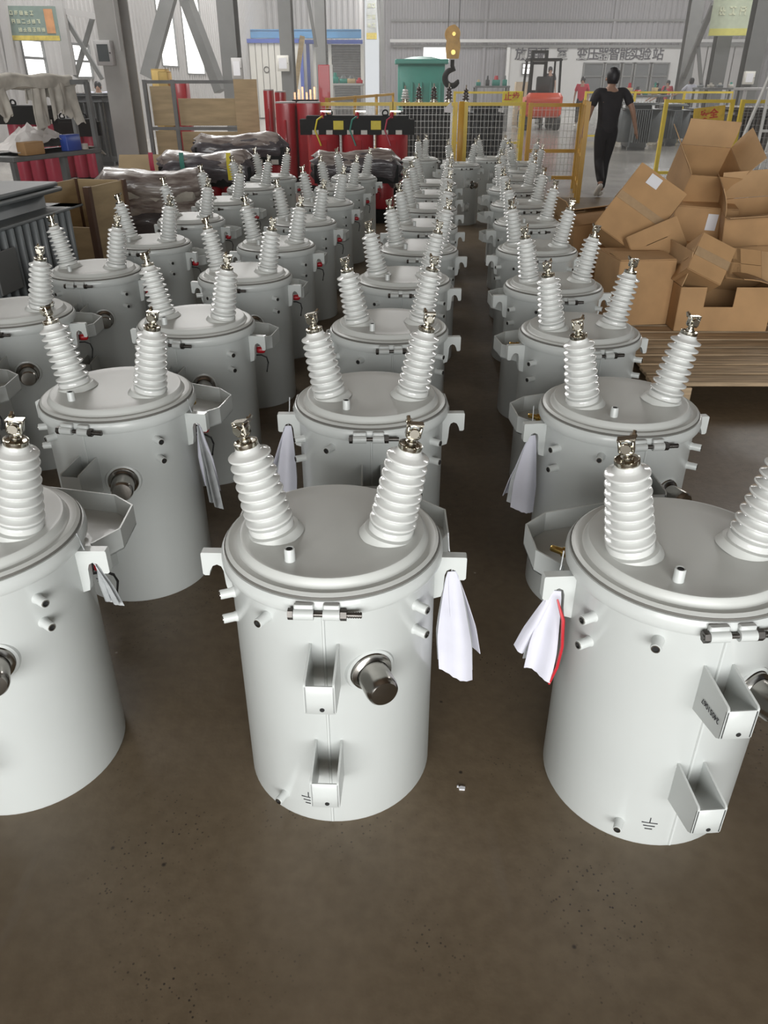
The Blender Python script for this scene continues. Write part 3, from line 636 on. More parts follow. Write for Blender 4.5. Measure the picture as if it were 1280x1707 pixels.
carton('base carton at the right rear of the heap', PXY(1330, 5.9, 0), (.70, .6, .56), (0, 0, -6), {'f': 2, 'b': 1, 'l': -1, 'r': -1})
carton('base carton at the left rear of the heap, behind the transformer bushings', PXY(1015, 6.25, 0), (.56, .5, .38), (0, 0, 6), {'f': 2, 'b': 1, 'l': -1, 'r': -1})
# tilted small taped carton: its top face is turned to the viewer
def faced(label, u, v, Y, size, roll, pitch=-28, yaw=0, **kw):
    """carton lying with its top side turned to the viewer; (u, v, Y) = centre of that side"""
    p = atY(u, v, Y); M = Euler((R(90+pitch), 0, R(yaw)), 'XYZ').to_matrix() @ Euler((0, 0, R(roll))).to_matrix()
    e = M.to_euler(); c = p - M @ Vector((0, 0, size[2]+.006))
    return carton(label, c, size, [math.degrees(q) for q in e], **kw)
faced('small carton tilted on its corner, a strip of shiny tape across its face', 1187, 431, 4.72, (.225, .24, .20), -28, -30, 6, flaps={'f': 0, 'b': 0, 'l': -1, 'r': -1}, tape=True)
faced('open carton lying behind the small taped one, its flap sticking out right', 1240, 440, 4.95, (.24, .20, .16), -8, -35, 10, flaps={'r': 170, 'f': 0, 'b': 0, 'l': 0})
faced('biggest carton of the heap, leaning on edge with a white label in its upper corner', 1068, 348, 5.35, (.36, .50, .20), -35, -30, -6, flaps={'f': 0, 'b': 0, 'l': -1, 'r': -1}, stick=('t', -.04, .19, .085, .075), tape=True)
faced('carton wedged under the biggest leaning one, front face toward the viewer', 1095, 402, 5.15, (.34, .20, .22), 24, -24, -4, flaps={'f': 0, 'b': 0, 'l': -1, 'r': -1})
carton('top carton of the heap, gaping open with flaps spread wide', PXY(1160, 5.95, .79), (.37, .36, .26), (28, 4, 2), {'b': 96, 'l': 128, 'r': 118}, m=CARD)
carton('carton under the topmost open one, with a white label on its front', PXY(1155, 5.85, .52), (.42, .40, .24), (6, 3, -8), {'f': 2, 'b': 1, 'l': -1, 'r': -1}, stick=('f', .05, .15, .07, .11))
carton('open carton at right with two flaps pointing up like peaks', PXY(1252, 5.55, .57), (.42, .38, .20), (10, -6, -14), {'f': 165, 'b': 82, 'l': 100, 'r': 95})
carton('dim carton at the back left of the heap, one flap raised beside the aisle', PXY(980, 6.3, .385), (.42, .40, .20), (4, -5, 10), {'l': 112, 'b': 18, 'f': 10, 'r': 5})
# ------------------------------------------------------------------ white stepladder
b = atZ(1245, 330, 0)
t = thing('stepladder', 'white metal stepladder standing at the right edge behind the cartons', 'ladder', b)
for s, x in ((0, 0), (1, .52)):
    q = MB(); q.bar((x, 0, 0), (x*.86+.16*(1-s)+.07*0, .42, 1.65), .035, .05); q.build('side_rail', WHITEP, t, smooth=0)
    q = MB(); q.bar((x, 1.0, 0), (x*.86+.16*(1-s), .46, 1.65), .03, .04); q.build('rear_leg', WHITEP, t, smooth=0)
for k in range(5): z = .28+.3*k; q = MB(); q.bbox((.28-.0*k+.01*k, .42*z/1.65, z), (.50-.035*k, .09, .03), .004); q.build('step', WHITEP, t, smooth=0)
# ------------------------------------------------------------------ yellow mesh fences and gate
FG = 'yellow wire mesh fence panels round the test bay'
def fence(label, p0, p1, ht, z0=.12, nposts=2, pitch=.06, m=YEL, midrail=None, mesh=True, post=.06):
    p0 = Vector((p0[0], p0[1], 0)); p1 = Vector((p1[0], p1[1], 0)); d = p1-p0; L = d.length; a = math.atan2(d.y, d.x)
    t = thing('mesh_fence', label, 'fence', p0, a, FG)
    for k in range(nposts): q = MB(); q.box((L*k/(nposts-1), 0, ht/2), (post, post, ht)); q.build('post', m, t, smooth=0)
    for z in [ht-.03, z0]+([midrail] if midrail else []): q = MB(); q.box((L/2, 0, z), (L, .04, .05)); q.build('rail', m, t, smooth=0)
    if mesh:
        q = MB(); n = int(L/pitch)
        for k in range(1, n): q.box((L*k/n, .012, (ht+z0)/2), (.005, .005, ht-z0))
        n = int((ht-z0)/(pitch*1.5))
        for k in range(1, n): q.box((L/2, .006, z0+(ht-z0)*k/n), (L, .005, .005))
        tag(q.build('wire_mesh', WIRE, t, smooth=0), kind='stuff')
    return t
YF = 13.9; hf = atY(700, 170, YF).z
fx = lambda u, Y=YF: PXY(u, Y, .6)[0]
fence('yellow mesh fence panel behind the black-framed dry transformer', (fx(532), YF), (fx(652), YF), hf, nposts=2)
fence('yellow mesh fence panel left of the orange post, dark transformers behind it', (fx(657), YF), (fx(757), YF), hf, nposts=2)
fence('yellow mesh fence panel from the orange post to the gate', (fx(774), YF), (fx(868), YF), hf, nposts=2)
t = thing('orange_post', 'thick orange-yellow post between two mesh fence panels', 'post', (fx(765.5), YF-.1, 0)); q = MB(); q.bbox((0, 0, hf/2), (.085, .085, hf+.02), .006); q.build('post_tube', ORA, t); q = MB(); q.box((0, 0, .01), (.18, .18, .02)); q.build('base_plate', ORA, t, smooth=0)
fence('yellow mesh gate leaf left of the walking man, with a middle bar', (fx(879, 13.3), 13.3), (fx(962, 13.3), 13.3), hf, z0=.16, midrail=.55, m=ORA)
g0 = atZ(962, 338, 0); fence('narrow yellow gate leaf swung open beside the walking man', (g0.x, g0.y), (g0.x+.2, g0.y+1.1), hf+.05, z0=.22, midrail=.6, m=ORA, nposts=3, mesh=False)
fence('yellow mesh fence panel at right behind the top carton', (fx(1100, 14.5), 14.5), (fx(1208, 14.5), 14.5), hf+.03, mesh=False)
fence('yellow mesh fence panel at the right edge before brown radiators', (fx(1224, 14.2), 14.2), (fx(1400, 14.2), 14.2), hf+.03, nposts=3)
Yb = 22.0; hb = atY(800, 152, Yb).z; Yc_ = 25.0; hc = atY(1040, 152, Yc_).z
fence('far yellow fence left of the round yellow notice', (fx(756, Yb), Yb), (fx(866, Yb), Yb), hb, mesh=True, pitch=.12)
fence('far yellow fence to the right of the walking man', (fx(972, Yc_), Yc_), (fx(1215, Yc_), Yc_), hc, mesh=True, pitch=.16, nposts=4)
a = atY(545, 170, 15.2); b = atY(655, 152, 22.5); fence('yellow fence running away from the red coils to the green tank', (a.x, a.y), (b.x, b.y), 1.26, pitch=.12, nposts=4, m=ORA)
def sign(label, u0, u1, v0, v1, Y, s, m, tm, tilt=0, size=.2):
    a = atY(u0, v0, Y); b = atY(u1, v1, Y); wd = b.x-a.x; ht = a.z-b.z
    t = thing('warning_sign', label, 'sign', ((a.x+b.x)/2, Y, (a.z+b.z)/2)); t.rotation_euler = (0, R(tilt), 0)
    q = MB(); q.bbox((0, 0, 0), (wd, .02, ht), .008); q.build('sign_board', m, t, smooth=0)
    q = MB(); q.box((0, .02, 0), (wd*.9, .02, .03)); q.build('mounting_strap', BOLT, t, smooth=0)
    text('lettering', s, size, tm, t, Matrix.Translation((0, -.014, 0)) @ Euler((pi/2, 0, 0)).to_matrix().to_4x4(), .004, .004)
REDI = mat('red_lettering', (.55, .05, .02), .6, noise=.1)
sign('yellow sign with red characters on the fence behind the top carton', 1158, 1205, 178, 204, 14.462, '安全', mat('sign_amber', (.72, .48, .05), .5, noise=.25, scale=9), REDI, -6, .15)
sign('far yellow warning sign with red characters beside the forklift', 838, 868, 152, 171, 21.962, '止步', YLAB, REDI, 0, .2)
t = thing('paper_tag', 'small white paper tag hanging on the fence rail by the orange post', 'tag', atY(748, 179, YF-.06)); q = MB(); q.prism([(-.05, 0), (.04, .08), (.05, -.08), (-.07, -.07)], -.004, .004, Euler((pi/2, 0, 0)).to_matrix().to_4x4()); q.build('tag_sheet', LABELW, t, smooth=0)
# ------------------------------------------------------------------ people
def figure(label, loc, yaw, pose, shirt, trous, shoes=SHOE, ht=1.72, fingers=True, hair=HAIR, name='person'):
    """facing +Y before yaw; pose: joint overrides"""
    k = ht/1.72
    J = dict(pel=(0, 0, .93), waist=(0, .0, 1.06), chest=(0, .01, 1.28), neck=(0, .0, 1.44), skull=(0, .02, 1.55), crown=(0, .01, 1.64),
             shl=(-.185, 0, 1.40), ell=(-.25, -.02, 1.12), wrl=(-.26, .04, .88), shr=(.185, 0, 1.40), elr=(.25, -.02, 1.12), wrr=(.26, .04, .88),
             hpl=(-.085, 0, .88), knl=(-.095, .03, .50), anl=(-.10, 0, .09), tol=(-.11, .14, .035), hpr=(.085, 0, .88), knr=(.095, .03, .50), anr=(.10, 0, .09), tor=(.11, .14, .035))
    J.update(pose); J = {a: Vector(b)*k for a, b in J.items()}
    t = thing(name, label, 'person', loc, yaw)
    def skin(nm, verts, edges, m, par, root_i=0, sub=2):
        me = bpy.data.meshes.new(nm); me.from_pydata([v[0] for v in verts], edges, []); o = bpy.data.objects.new(nm, me); COL.objects.link(o); o.parent = par
        sm = o.modifiers.new('skin', 'SKIN'); sm.use_smooth_shade = True
        for i, v in enumerate(verts): me.skin_vertices[0].data[i].radius = (v[1]*k, (v[2] if len(v) > 2 else v[1])*k); me.skin_vertices[0].data[i].use_root = (i == root_i)
        ss = o.modifiers.new('subd', 'SUBSURF'); ss.levels = sub; ss.render_levels = sub
        me.materials.append(m); return o
    V = []; E = []; ix = {}
    def add(n, p, r, r2=None, frm=None):
        ix[n] = len(V); V.append((tuple(p), r, r2 or r))
        if frm: E.append((ix[frm], ix[n]))
    add('pel', J['pel'], .13, .10); add('waist', J['waist'], .12, .09, 'pel'); add('chest', J['chest'], .15, .10, 'waist'); add('neck', J['neck'], .055, None, 'chest')
    add('jaw', J['neck'].lerp(J['skull'], .55)+Vector((0, .02, 0)), .062, .068, 'neck'); add('skull', J['skull'], .078, .092, 'jaw'); add('crown', J['crown'], .055, .065, 'skull')
    for s in 'lr':
        add('sh'+s, J['sh'+s], .052, None, 'chest'); add('el'+s, J['el'+s], .040, None, 'sh'+s); add('wr'+s, J['wr'+s], .027, None, 'el'+s)
        d = (J['wr'+s]-J['el'+s]).normalized(); pm = J['wr'+s]+d*.055*k; add('pa'+s, pm, .034, .018, 'wr'+s)
        if fingers:
            sd = d.cross(Vector((0, 1, 0))).normalized(); f = Vector((0, 1, 0))*.35
            for q, (off, ln) in enumerate(((-.028, .070), (-.010, .085), (.010, .080), (.027, .062))):
                a = pm+Vector((0, off, 0))*k+d*.03*k; add('f%d%s' % (q, s), a+d*.035*k, .0085, None, 'pa'+s); add('g%d%s' % (q, s), a+(d+f*.6).normalized()*ln*k, .007, None, 'f%d%s' % (q, s))
            add('th'+s, pm+Vector((0, .05, .02))*k, .010, None, 'pa'+s); add('ti'+s, pm+(Vector((0, .07, 0))+d*.03)*k, .008, None, 'th'+s)
        add('hp'+s, J['hp'+s], .085, None, 'pel'); add('kn'+s, J['kn'+s], .055, None, 'hp'+s); add('an'+s, J['an'+s], .038, None, 'kn'+s)
    skin('body', V, E, SKIN, t)
    c = J['skull']; q = MB(); q.lathe([(.03, -.10), (.078, -.085), (.094, -.03), (.098, .02), (.088, .07), (.055, .104), (0, .115)], 20, Matrix.Translation(c+Vector((0, -.018, .02))*k) @ Matrix.Diagonal((.90*k, 1.0*k, k, 1))); q.build('hair', hair, t, smooth=70)
    q = MB()
    for s in (-1, 1): q.lathe([(0, -.012), (.018, -.008), (.022, 0), (.018, .01), (0, .014)], 10, Matrix.Translation(c+Vector((s*.086, .01, -.015))*k) @ Matrix.Diagonal((.5*k, k, 1.6*k, 1)))
    q.build('ears', SKIN, t, smooth=70)
    q = MB(); q.lathe([(0, .03), (.008, .02), (.016, -.012), (0, -.018)], 8, Matrix.Translation(c+Vector((0, .098, -.01))*k)); q.build('nose', SKIN, t, smooth=70)
    q = MB()
    for s in (-1, 1): q.lathe([(0, -.008), (.011, 0), (0, .008)], 8, Matrix.Translation(c+Vector((s*.032, .086, .015))*k))
    q.build('eyes', INK, t, smooth=70)
    q = MB(); q.tube([c+Vector((x, .086-.02*abs(x)/.03, -.055))*k for x in (-.025, 0, .025)], .005*k, 6); q.build('mouth', mat('lips', (.33, .12, .10), .5, noise=.1), t)
    V = []; E = []; ix = {}
    add('hem', J['pel']+Vector((0, 0, -.10*k)), .16, .125); add('pel', J['pel']+Vector((0, 0, .02*k)), .165, .125, 'hem'); add('waist', J['waist'], .158, .122, 'pel'); add('chest', J['chest'], .172, .125, 'waist'); add('nk', J['neck']+Vector((0, 0, -.02*k)), .075, .07, 'chest')
    for s in 'lr': add('sh'+s, J['sh'+s]+Vector((0, 0, -.005)), .072, None, 'chest'); add('sl'+s, J['sh'+s].lerp(J['el'+s], .45), .066, None, 'sh'+s); add('sm'+s, J['sh'+s].lerp(J['el'+s], .78), .064, None, 'sl'+s)
    skin('shirt', V, E, shirt, t)
    V = []; E = []; ix = {}
    add('wst', J['waist'], .140, .110); add('pel', J['pel']+Vector((0, 0, .0)), .148, .115, 'wst')
    for s in 'lr': add('hp'+s, J['hp'+s]+Vector((0, 0, -.05*k)), .100, .105, 'pel'); add('mt'+s, J['hp'+s].lerp(J['kn'+s], .55), .088, None, 'hp'+s); add('kn'+s, J['kn'+s], .072, None, 'mt'+s); add('sh'+s, J['kn'+s].lerp(J['an'+s], .5), .066, None, 'kn'+s); add('an'+s, J['an'+s]+Vector((0, 0, .03*k)), .056, None, 'sh'+s)
    skin('trousers', V, E, trous, t)
    for s in 'lr':
        h = J['an'+s]; to = J['to'+s]; d = (to-h); d2 = d.normalized()
        V = [(tuple(h-d2*.05*k+Vector((0, 0, -.035*k))), .038, .040), (tuple(h.lerp(to, .45)+Vector((0, 0, -.008*k))), .044, .036), (tuple(to+d2*.045*k), .040, .026)]
        skin('shoe', V, [(0, 1), (1, 2)], shoes, t)
    return t
pm = atZ(1000, 331, 0)
figure('man in black shirt and trousers walking away through the gate gap', (pm.x-.02, pm.y+.05, 0), R(6), dict(
    skull=(.01, .05, 1.55), crown=(.012, .05, 1.64), neck=(0, .02, 1.45), chest=(0, .03, 1.28),
    ell=(-.285, -.02, 1.13), wrl=(-.315, .06, .88), shl=(-.20, .01, 1.395), shr=(.205, .03, 1.40), elr=(.315, -.07, 1.16), wrr=(.415, -.02, .93),
    hpl=(-.08, 0, .88), knl=(-.05, .02, .50), anl=(-.10, -.30, .22), tol=(-.11, -.20, .09), hpr=(.08, 0, .88), knr=(.06, .08, .48), anr=(.035, .02, .09), tor=(.06, .16, .035)), SHIRTB, TROUS)
def stand(label, u, vhead, Y, yaw, shirt, trous=TROUS, pose=None, ht=1.70, z=0):
    x = PXY(u, Y, 1.2)[0]; figure(label, (x, Y, z), R(yaw), pose or {}, shirt, trous, ht=ht, fingers=True)
stand('distant person in a red shirt standing before the test station windows', 970, 122, 33, 160, SHIRTR, ht=1.72)
t = thing('step_platform', 'low grey platform under the person behind the forklift mast', 'platform', (PXY(914, 36, 1.2)[0], 36, 0)); q = MB(); q.bbox((0, 0, .325), (.9, .8, .05), .01); q.build('deck', FRAMEG, t); q = MB(); q.box((-.35, 0, .15), (.08, .7, .3)); q.build('leg', FRAMEG, t); q = MB(); q.box((.35, 0, .15), (.08, .7, .3)); q.build('leg', FRAMEG, t)
stand('distant person in black standing behind the forklift mast', 914, 108, 36, 185, SHIRTB, z=.35, ht=1.75)
stand('distant person in black bending at the far right of the test station', 1101, 128, 34, 100, SHIRTB, ht=1.60, pose=dict(chest=(0, .12, 1.24), neck=(0, .2, 1.38), skull=(0, .24, 1.49), crown=(0, .25, 1.58), shl=(-.185, .14, 1.34), shr=(.185, .14, 1.34), ell=(-.24, .22, 1.1), elr=(.24, .22, 1.1), wrl=(-.2, .4, .98), wrr=(.2, .4, .98)))
stand('distant person in a red jacket half hidden behind the bending one', 1112, 135, 37, 150, SHIRTR, ht=1.62)
stand('distant person in a pale blue shirt reaching across the right workbench', 1150, 132, 31.6, 20, SHIRTW, ht=1.68, pose=dict(ell=(-.30, .16, 1.2), wrl=(-.34, .4, 1.12), elr=(.28, .15, 1.18), wrr=(.24, .4, 1.1)))
stand('distant person behind the dark cabinets, only the head above them at left', 166, 141, 20.5, 190, SHIRTW, ht=1.56)
# ------------------------------------------------------------------ oil transformers with radiator fins
def finned(label, x, y, yaw, w_, d_, h_, m, nf=12, fd=.14, lid=True, name='finned_transformer', z0=.06, group=None, posts=True, pb=None, sides='fblr'):
    """tank w_ x d_ with vertical fins on its sides; the fins reach h_"""
    t = thing(name, label, 'transformer', (x, y, 0), yaw, group)
    q = MB(); q.bbox((0, 0, (h_+.1+z0)/2), (w_-2*fd, d_-2*fd, h_+.1-z0), .02); q.build('tank', m, t)
    q = MB(); q.bbox((0, 0, h_+.11), (w_-fd*1.0, d_-fd*1.0, .025), .006); q.bbox((0, 0, h_+.14), (w_-fd*1.2, d_-fd*1.2, .025), .006); q.build('cover', m, t)
    q = MB()
    for sx in (-1, 1): q.cyl((sx*(w_/2-fd), -(d_/2-fd*.8), h_+.153), (sx*(w_/2-fd), -(d_/2-fd*.8), h_+.175), .016, seg=6)
    for k in range(7): q.cyl((-(w_/2-fd)+(w_-2*fd)*k/6, -(d_/2-fd*.75), h_+.153), (-(w_/2-fd)+(w_-2*fd)*k/6, -(d_/2-fd*.75), h_+.17), .014, seg=6)
    q.build('cover_bolts', ZINC, t)
    zf0, zf1 = z0+.12, h_
    def fin(c, l, ax):
        q = MB(); d = (l, .022, zf1-zf0) if ax else (.022, l, zf1-zf0); q.bbox((c[0], c[1], (zf0+zf1)/2), d, .008); q.build('fin', m, t, smooth=50)
    nfx = max(3, int(nf*w_/(w_+d_)*1.0)); nfy = max(3, nf-nfx)
    for k in range(nfx):
        u = -(w_/2-fd)+.04+(w_-2*fd-.08)*k/(nfx-1)
        if 'f' in sides: fin((u, -(d_/2-fd/2), 0), fd, False)
        if 'b' in sides: fin((u, (d_/2-fd/2), 0), fd, False)
    for k in range(nfy):
        u = -(d_/2-fd)+.04+(d_-2*fd-.08)*k/(nfy-1)
        if 'l' in sides: fin((-(w_/2-fd/2), u, 0), fd, True)
        if 'r' in sides: fin(((w_/2-fd/2), u, 0), fd, True)
    # header plates above the fins
    q = MB()
    for s in (-1, 1): q.bbox((0, s*(d_/2-fd/2), h_+.004), (w_, fd, .014), .004); q.bbox((s*(w_/2-fd/2), 0, h_+.004), (fd, d_, .014), .004)
    q.build('fin_header', m, t, smooth=0)
    for s in (-1, 1): q = MB(); q.box((0, s*(d_/2-fd)*.7, .04), (w_-2*fd, .08, .08)); q.build('skid', m, t, smooth=0)
    return t
def insulator(label, x, y, z, h_=.3, r=.055, m=BROWNI, group=None):
    t = thing('insulator', label, 'insulator', (x, y, z), 0, group)
    q = MB(); q.lathe([(0, 0), (r*1.3, 0), (r*1.3, .02), (r*.8, .03), (r*.8, .05), (0, .05)], 16); q.build('flange', ZINC, t)
    q = MB(); pr = [(0, .05)]; n = 4
    for k in range(n):
        zz = .05+(h_-.09)*k/n; rr = r*(1.25-.16*k); pr += [(r*.6, zz), (rr, zz+.012), (rr, zz+.024), (r*.6, zz+.04)]
    pr += [(r*.5, h_-.04), (0, h_-.04)]; q.lathe(pr, 18); q.build('sheds', m, t)
    q = MB(); q.cyl((0, 0, h_-.04), (0, 0, h_+.02), .014, seg=8); q.build('terminal', ZINC, t)
    return t
ft = finned('grey finned oil transformer at the left edge, in front of the cluttered bench', -2.62, 4.62, R(-6), 1.16, 1.50, .80, FINR, nf=24, fd=.16)
q = MB(); q.bbox((.60, -.30, .60), (.01, .22, .22), .003); q.build('rating_plate', COLP, ft, smooth=0)
insulator('dark insulator on the left finned transformer cover, at the picture edge', -2.80, 4.95, .955, .26, .05)
insulator('dark insulator behind the first on the left finned transformer cover', -2.95, 5.2, .955, .26, .05)
# ------------------------------------------------------------------ dry-type transformers: wound coils under a clamped core
def dry(label, x, y, yaw, w_, h_, coil, core, wrap=None, top_wrap=None, labels=False, wires=False, d_=.42, group=None, pink=False):
    t = thing('dry_transformer', label, 'transformer', (x, y, 0), yaw, group)
    cd_ = w_/3*.47; zc0, zc1 = .16, h_-.22
    for k in (-1, 0, 1):
        q = MB(); q.lathe([(cd_*.62, zc0), (cd_*.95, zc0), (cd_, zc0+.02), (cd_, zc1-.02), (cd_*.95, zc1), (cd_*.62, zc1)], 28, Matrix.Translation((k*w_/3, 0, 0)), closed=True); c = q.build('coil', coil, t)
        q = MB(); q.cyl((k*w_/3, 0, .1), (k*w_/3, 0, h_-.1), cd_*.5, seg=18); q.build('core_leg', core, c)
        q = MB()
        for s in (-1, 1): q.box((k*w_/3+s*.10, -cd_*.75, zc1+.03), (.09, .06, .055))
        q.build('spacer_block', WALLW, c, smooth=0)
        if labels or wires: q = MB(); q.bbox((k*w_/3, -cd_-.004, zc0+(zc1-zc0)*.5), (.13, .02, (zc1-zc0)*.8), .006); q.build('tap_strip', COILR if coil is COILR else coil, c)
    for s in (-1, 1):
        q = MB(); q.box((0, s*d_/2*.62, h_-.125), (w_*1.10, .035, .20)); q.box((0, s*(d_/2*.62-.03), h_-.03), (w_*1.10, .07, .012)); q.build('clamp_beam', core, t, smooth=0)
        q = MB(); q.box((0, s*d_/2*.62, .075), (w_*1.06, .035, .15)); q.build('foot_beam', core, t, smooth=0)
    q = MB(); q.bbox((0, 0, h_-.06), (w_*.98, d_*.55, .16), .01); q.build('core_yoke', core, t, smooth=0)
    for s in (-1, 1):
        q = MB(); q.lathe([(.03, 0), (.05, 0), (.05, .02), (.03, .02)], 14, Matrix.Translation((s*w_*.27, 0, h_+.05)) @ Euler((pi/2, 0, 0)).to_matrix().to_4x4(), closed=True); q.box((s*w_*.27, -.01, h_+.01), (.05, .02, .05)); q.build('lifting_eye', BLACKP, t)
    if labels:
        for k in (-.5, .5): q = MB(); q.bbox((k*w_*.36, -d_/2*.62-.022, h_-.10), (.145, .008, .115), .002); q.build('yellow_plate', YLAB, t, smooth=0)
    if wires:
        for k, m in ((-1, YLAB), (0, GRN), (1, COILP)):
            q = MB(); q.tube([(k*w_/3-.02+.03, -.10, h_+.02), (k*w_/3-.07, -.20, h_-.03), (k*w_/3-.10, -.27, h_-.16), (k*w_/3-.02, -cd_-.03, h_-.36)], .012, 6); q.build('phase_lead', m, t)
            q = MB(); q.lathe([(.02, 0), (.035, .01), (.03, .05), (.035, .06), (.02, .09), (0, .09)], 10, Matrix.Translation((k*w_/3, -.09, h_-.02))); q.build('support_insulator', COILR, t)
            q = MB(); q.box((k*w_/3+.05, -.07, h_+.075), (.15, .05, .02)); q.build('bus_bar', ZINC, t, smooth=0)
    return t
def film(parent, x0, x1, r, z, y=0, m=WRAP, seed=1, name='plastic_film', sag=.25):
    """film wrapped round a horizontal bundle: long shallow folds, puckered ends"""
    rr = random.Random(seed); n, k = 26, 30; grid = []
    ph = [rr.random()*6 for _ in range(8)]
    for i in range(n+1):
        s = i/n; x = x0+(x1-x0)*s; e = min(1, .5+min(s, 1-s)*7); row = []
        for j in range(k):
            a = 2*pi*j/k; w1 = 1+.035*sin(5*a+ph[0]+s*5)+.03*sin(9*a+ph[1]-s*9)+.025*sin(s*26+ph[2]+2*a)+rr.uniform(-.018, .018)
            ry = r*e*w1; rz = r*e*w1*(.80 if sin(a) > 0 else .80+sag*2*(1+.3*sin(s*9+ph[4])))
            row.append((x+.03*sin(3*a+ph[3])*(1 if i in (0, n) else .3), y+cos(a)*ry, z+sin(a)*rz+.02*sin(s*7+ph[5])))
        row.append(row[0]); grid.append(row)
    q = MB(); q.sheet(grid, .003); o = q.build(name, m, parent, smooth=45)
    return o
dry('unwrapped dry transformer, black frame with two yellow plates over three red coils', (fx(505, 12.4)+fx(688, 12.4))/2, 12.4, 0, 1.50, 1.06, COILR, BLACKP, labels=True, wires=True)
def wrapped(label, u0, u1, v, Y, coil, seed, yaw=0, topd=True):
    a = atY(u0, v, Y); b = atY(u1, v, Y); wd = (b.x-a.x); h_ = a.z-.10
    t = dry(label, (a.x+b.x)/2, Y, yaw, wd*.86, h_, coil, BLACKP, group='dry transformers wrapped in clear film')
    film(t, -wd/2, wd/2, .17, h_-.055, 0, WRAP if not topd else WRAPD, seed); film(t, -wd*.49, wd*.47, .185, h_-.03, .03, WRAP, seed+3, 'loose_film', .0)
    return t
wa_ = wrapped('film-wrapped dry transformer with a dark top bundle, right in front of the plywood board', 322, 478, 226, 10.6, COILR, 1)
wb_ = wrapped('film-wrapped dry transformer with coloured phase tapes, nearest the grey column', 262, 425, 256, 9.35, COILR, 5, R(-3))
for (xx, m) in ((-.22, GRN), (.30, YLAB), (-.56, COILP)): q = MB(); q.sheet([[(xx+dx, -.215-.01*sin(k), .83-.055*k) for dx in (-.025, .025)] for k in range(6)], .004); q.build('phase_tape', m, wb_)
wc_ = wrapped('film-wrapped dry transformer of the left row end, under the red coils', 520, 668, 254, 9.95, COILR, 9)
# low heap of wrapped windings
t = thing('wrapped_winding_stack', 'low stack of film-wrapped windings behind the outermost left row', 'bundle', PXY(262, 8.35, 0), R(8))
q = MB()
for k in range(3): q.bbox((0, -.2+.2*k, .06), (1.25, .10, .12), .004)
q.build('bearers', WOOD, t, smooth=0)
for k, (zz, m) in enumerate(((.22, COILR), (.36, WRAP), (.50, CLOTH))): film(t, -.60+.03*k, .60-.04*k, .22-.02*k, zz, .02*k, m if k else WRAPD, 20+k, 'wrapped_winding', 0)
film(t, -.5, .58, .20, .57, .05, WRAP, 31, 'loose_film', 0)
# red cast-resin coil blocks in a row (behind the black-framed one)
def coil_block(label, u0, u1, v, Y, m, d_=.5):
    a = atY(u0, v, Y); b = atY(u1, v, Y); wd = b.x-a.x
    t = thing('resin_coil', label, 'coil', ((a.x+b.x)/2, Y+d_/2, 0), 0, 'tall red cast resin coils'); h_ = a.z
    q = MB(); n = 24; prof = []; pts = []
    for k in range(n):
        an = 2*pi*k/n; c_, s_ = cos(an), sin(an); e = .55; pts.append((wd/2*math.copysign(abs(c_)**e, c_), d_/2*math.copysign(abs(s_)**e, s_)))
    q.prism(pts, .14, h_-.02); q.build('coil_body', m, t)
    q = MB(); q.prism([(x*.96, y*.96) for x, y in pts], h_-.02, h_); q.build('coil_end', WALLL, t)
    q = MB(); q.box((0, 0, .07), (wd*.9, d_*.9, .14)); q.build('base_block', BLACKP, t, smooth=0)
    q = MB(); q.bbox((0, -d_/2-.012, h_*.55), (wd*.16, .03, h_*.5), .008); q.build('tap_strip', m, t)
    return t
coil_block('red resin coil in shadow beside the plywood board', 437, 453, 149, 14.4, COILR, .35)
coil_block('red resin coil with a bright left edge, left of the black-framed transformer', 456, 490, 170, 13.3, COILR)
coil_block('wide red resin coil directly left of the black-framed transformer', 492, 532, 170, 13.3, COILR)
coil_block('short dark red coil behind the bright-edged one', 456, 474, 152, 15.2, COILR, .35)
t = thing('red_cabinet_door', 'narrow red upright panel with a white frame before the louvred shutter', 'panel', PXY(548, 20, 0)); zt = atY(548, 108, 20).z
q = MB(); q.bbox((-.05, 0, zt/2+.3), (.26, .06, zt-.6), .01); q.build('red_sheet', COILR, t, smooth=0); q = MB(); q.box((.12, 0, zt/2), (.06, .08, zt)); q.box((-.05, 0, .3), (.34, .3, .6)); q.build('white_frame', WHITEP, t, smooth=0)
t = thing('copper_terminals', 'row of shiny copper bars standing behind the red coils', 'copper bars', PXY(515, 14.6, 0)); zt = atY(515, 166, 14.6).z
q = MB(); q.box((0, 0, zt/2), (.42, .3, zt)); q.build('core_block', BLACKP, t, smooth=0)
for k in range(6): q = MB(); q.bbox((-.17+.066*k, -.05+.03*(k % 2), zt+.055+.02*(k % 3)), (.035, .012, .11+.04*(k % 3)), .002); q.build('copper_bar', COPPER, t, smooth=0)
# pink and dark coils beyond the bench
GP = 'pink-red dry transformers beyond the bench'
for k, (u0, u1, v, Y, lab) in enumerate(((4, 84, 178, 12.6, 'pink-red coil transformer left behind the rag bench'), (88, 158, 200, 13.4, 'pink-red coil transformer right behind the rag bench'))):
    a = atY(u0, v, Y); b = atY(u1, v, Y); o = dry(lab, (a.x+b.x)/2, Y, R(-6), b.x-a.x, a.z, COILP, BLACKP, group=GP)
finned('dark blue-black cabinet transformer between the bench and the grey column', PXY(172, 17.4, 0)[0], 17.4, R(-5), .95, .9, atY(172, 160, 17.4).z-.1, FIND, nf=14, fd=.12, name='finned_transformer')
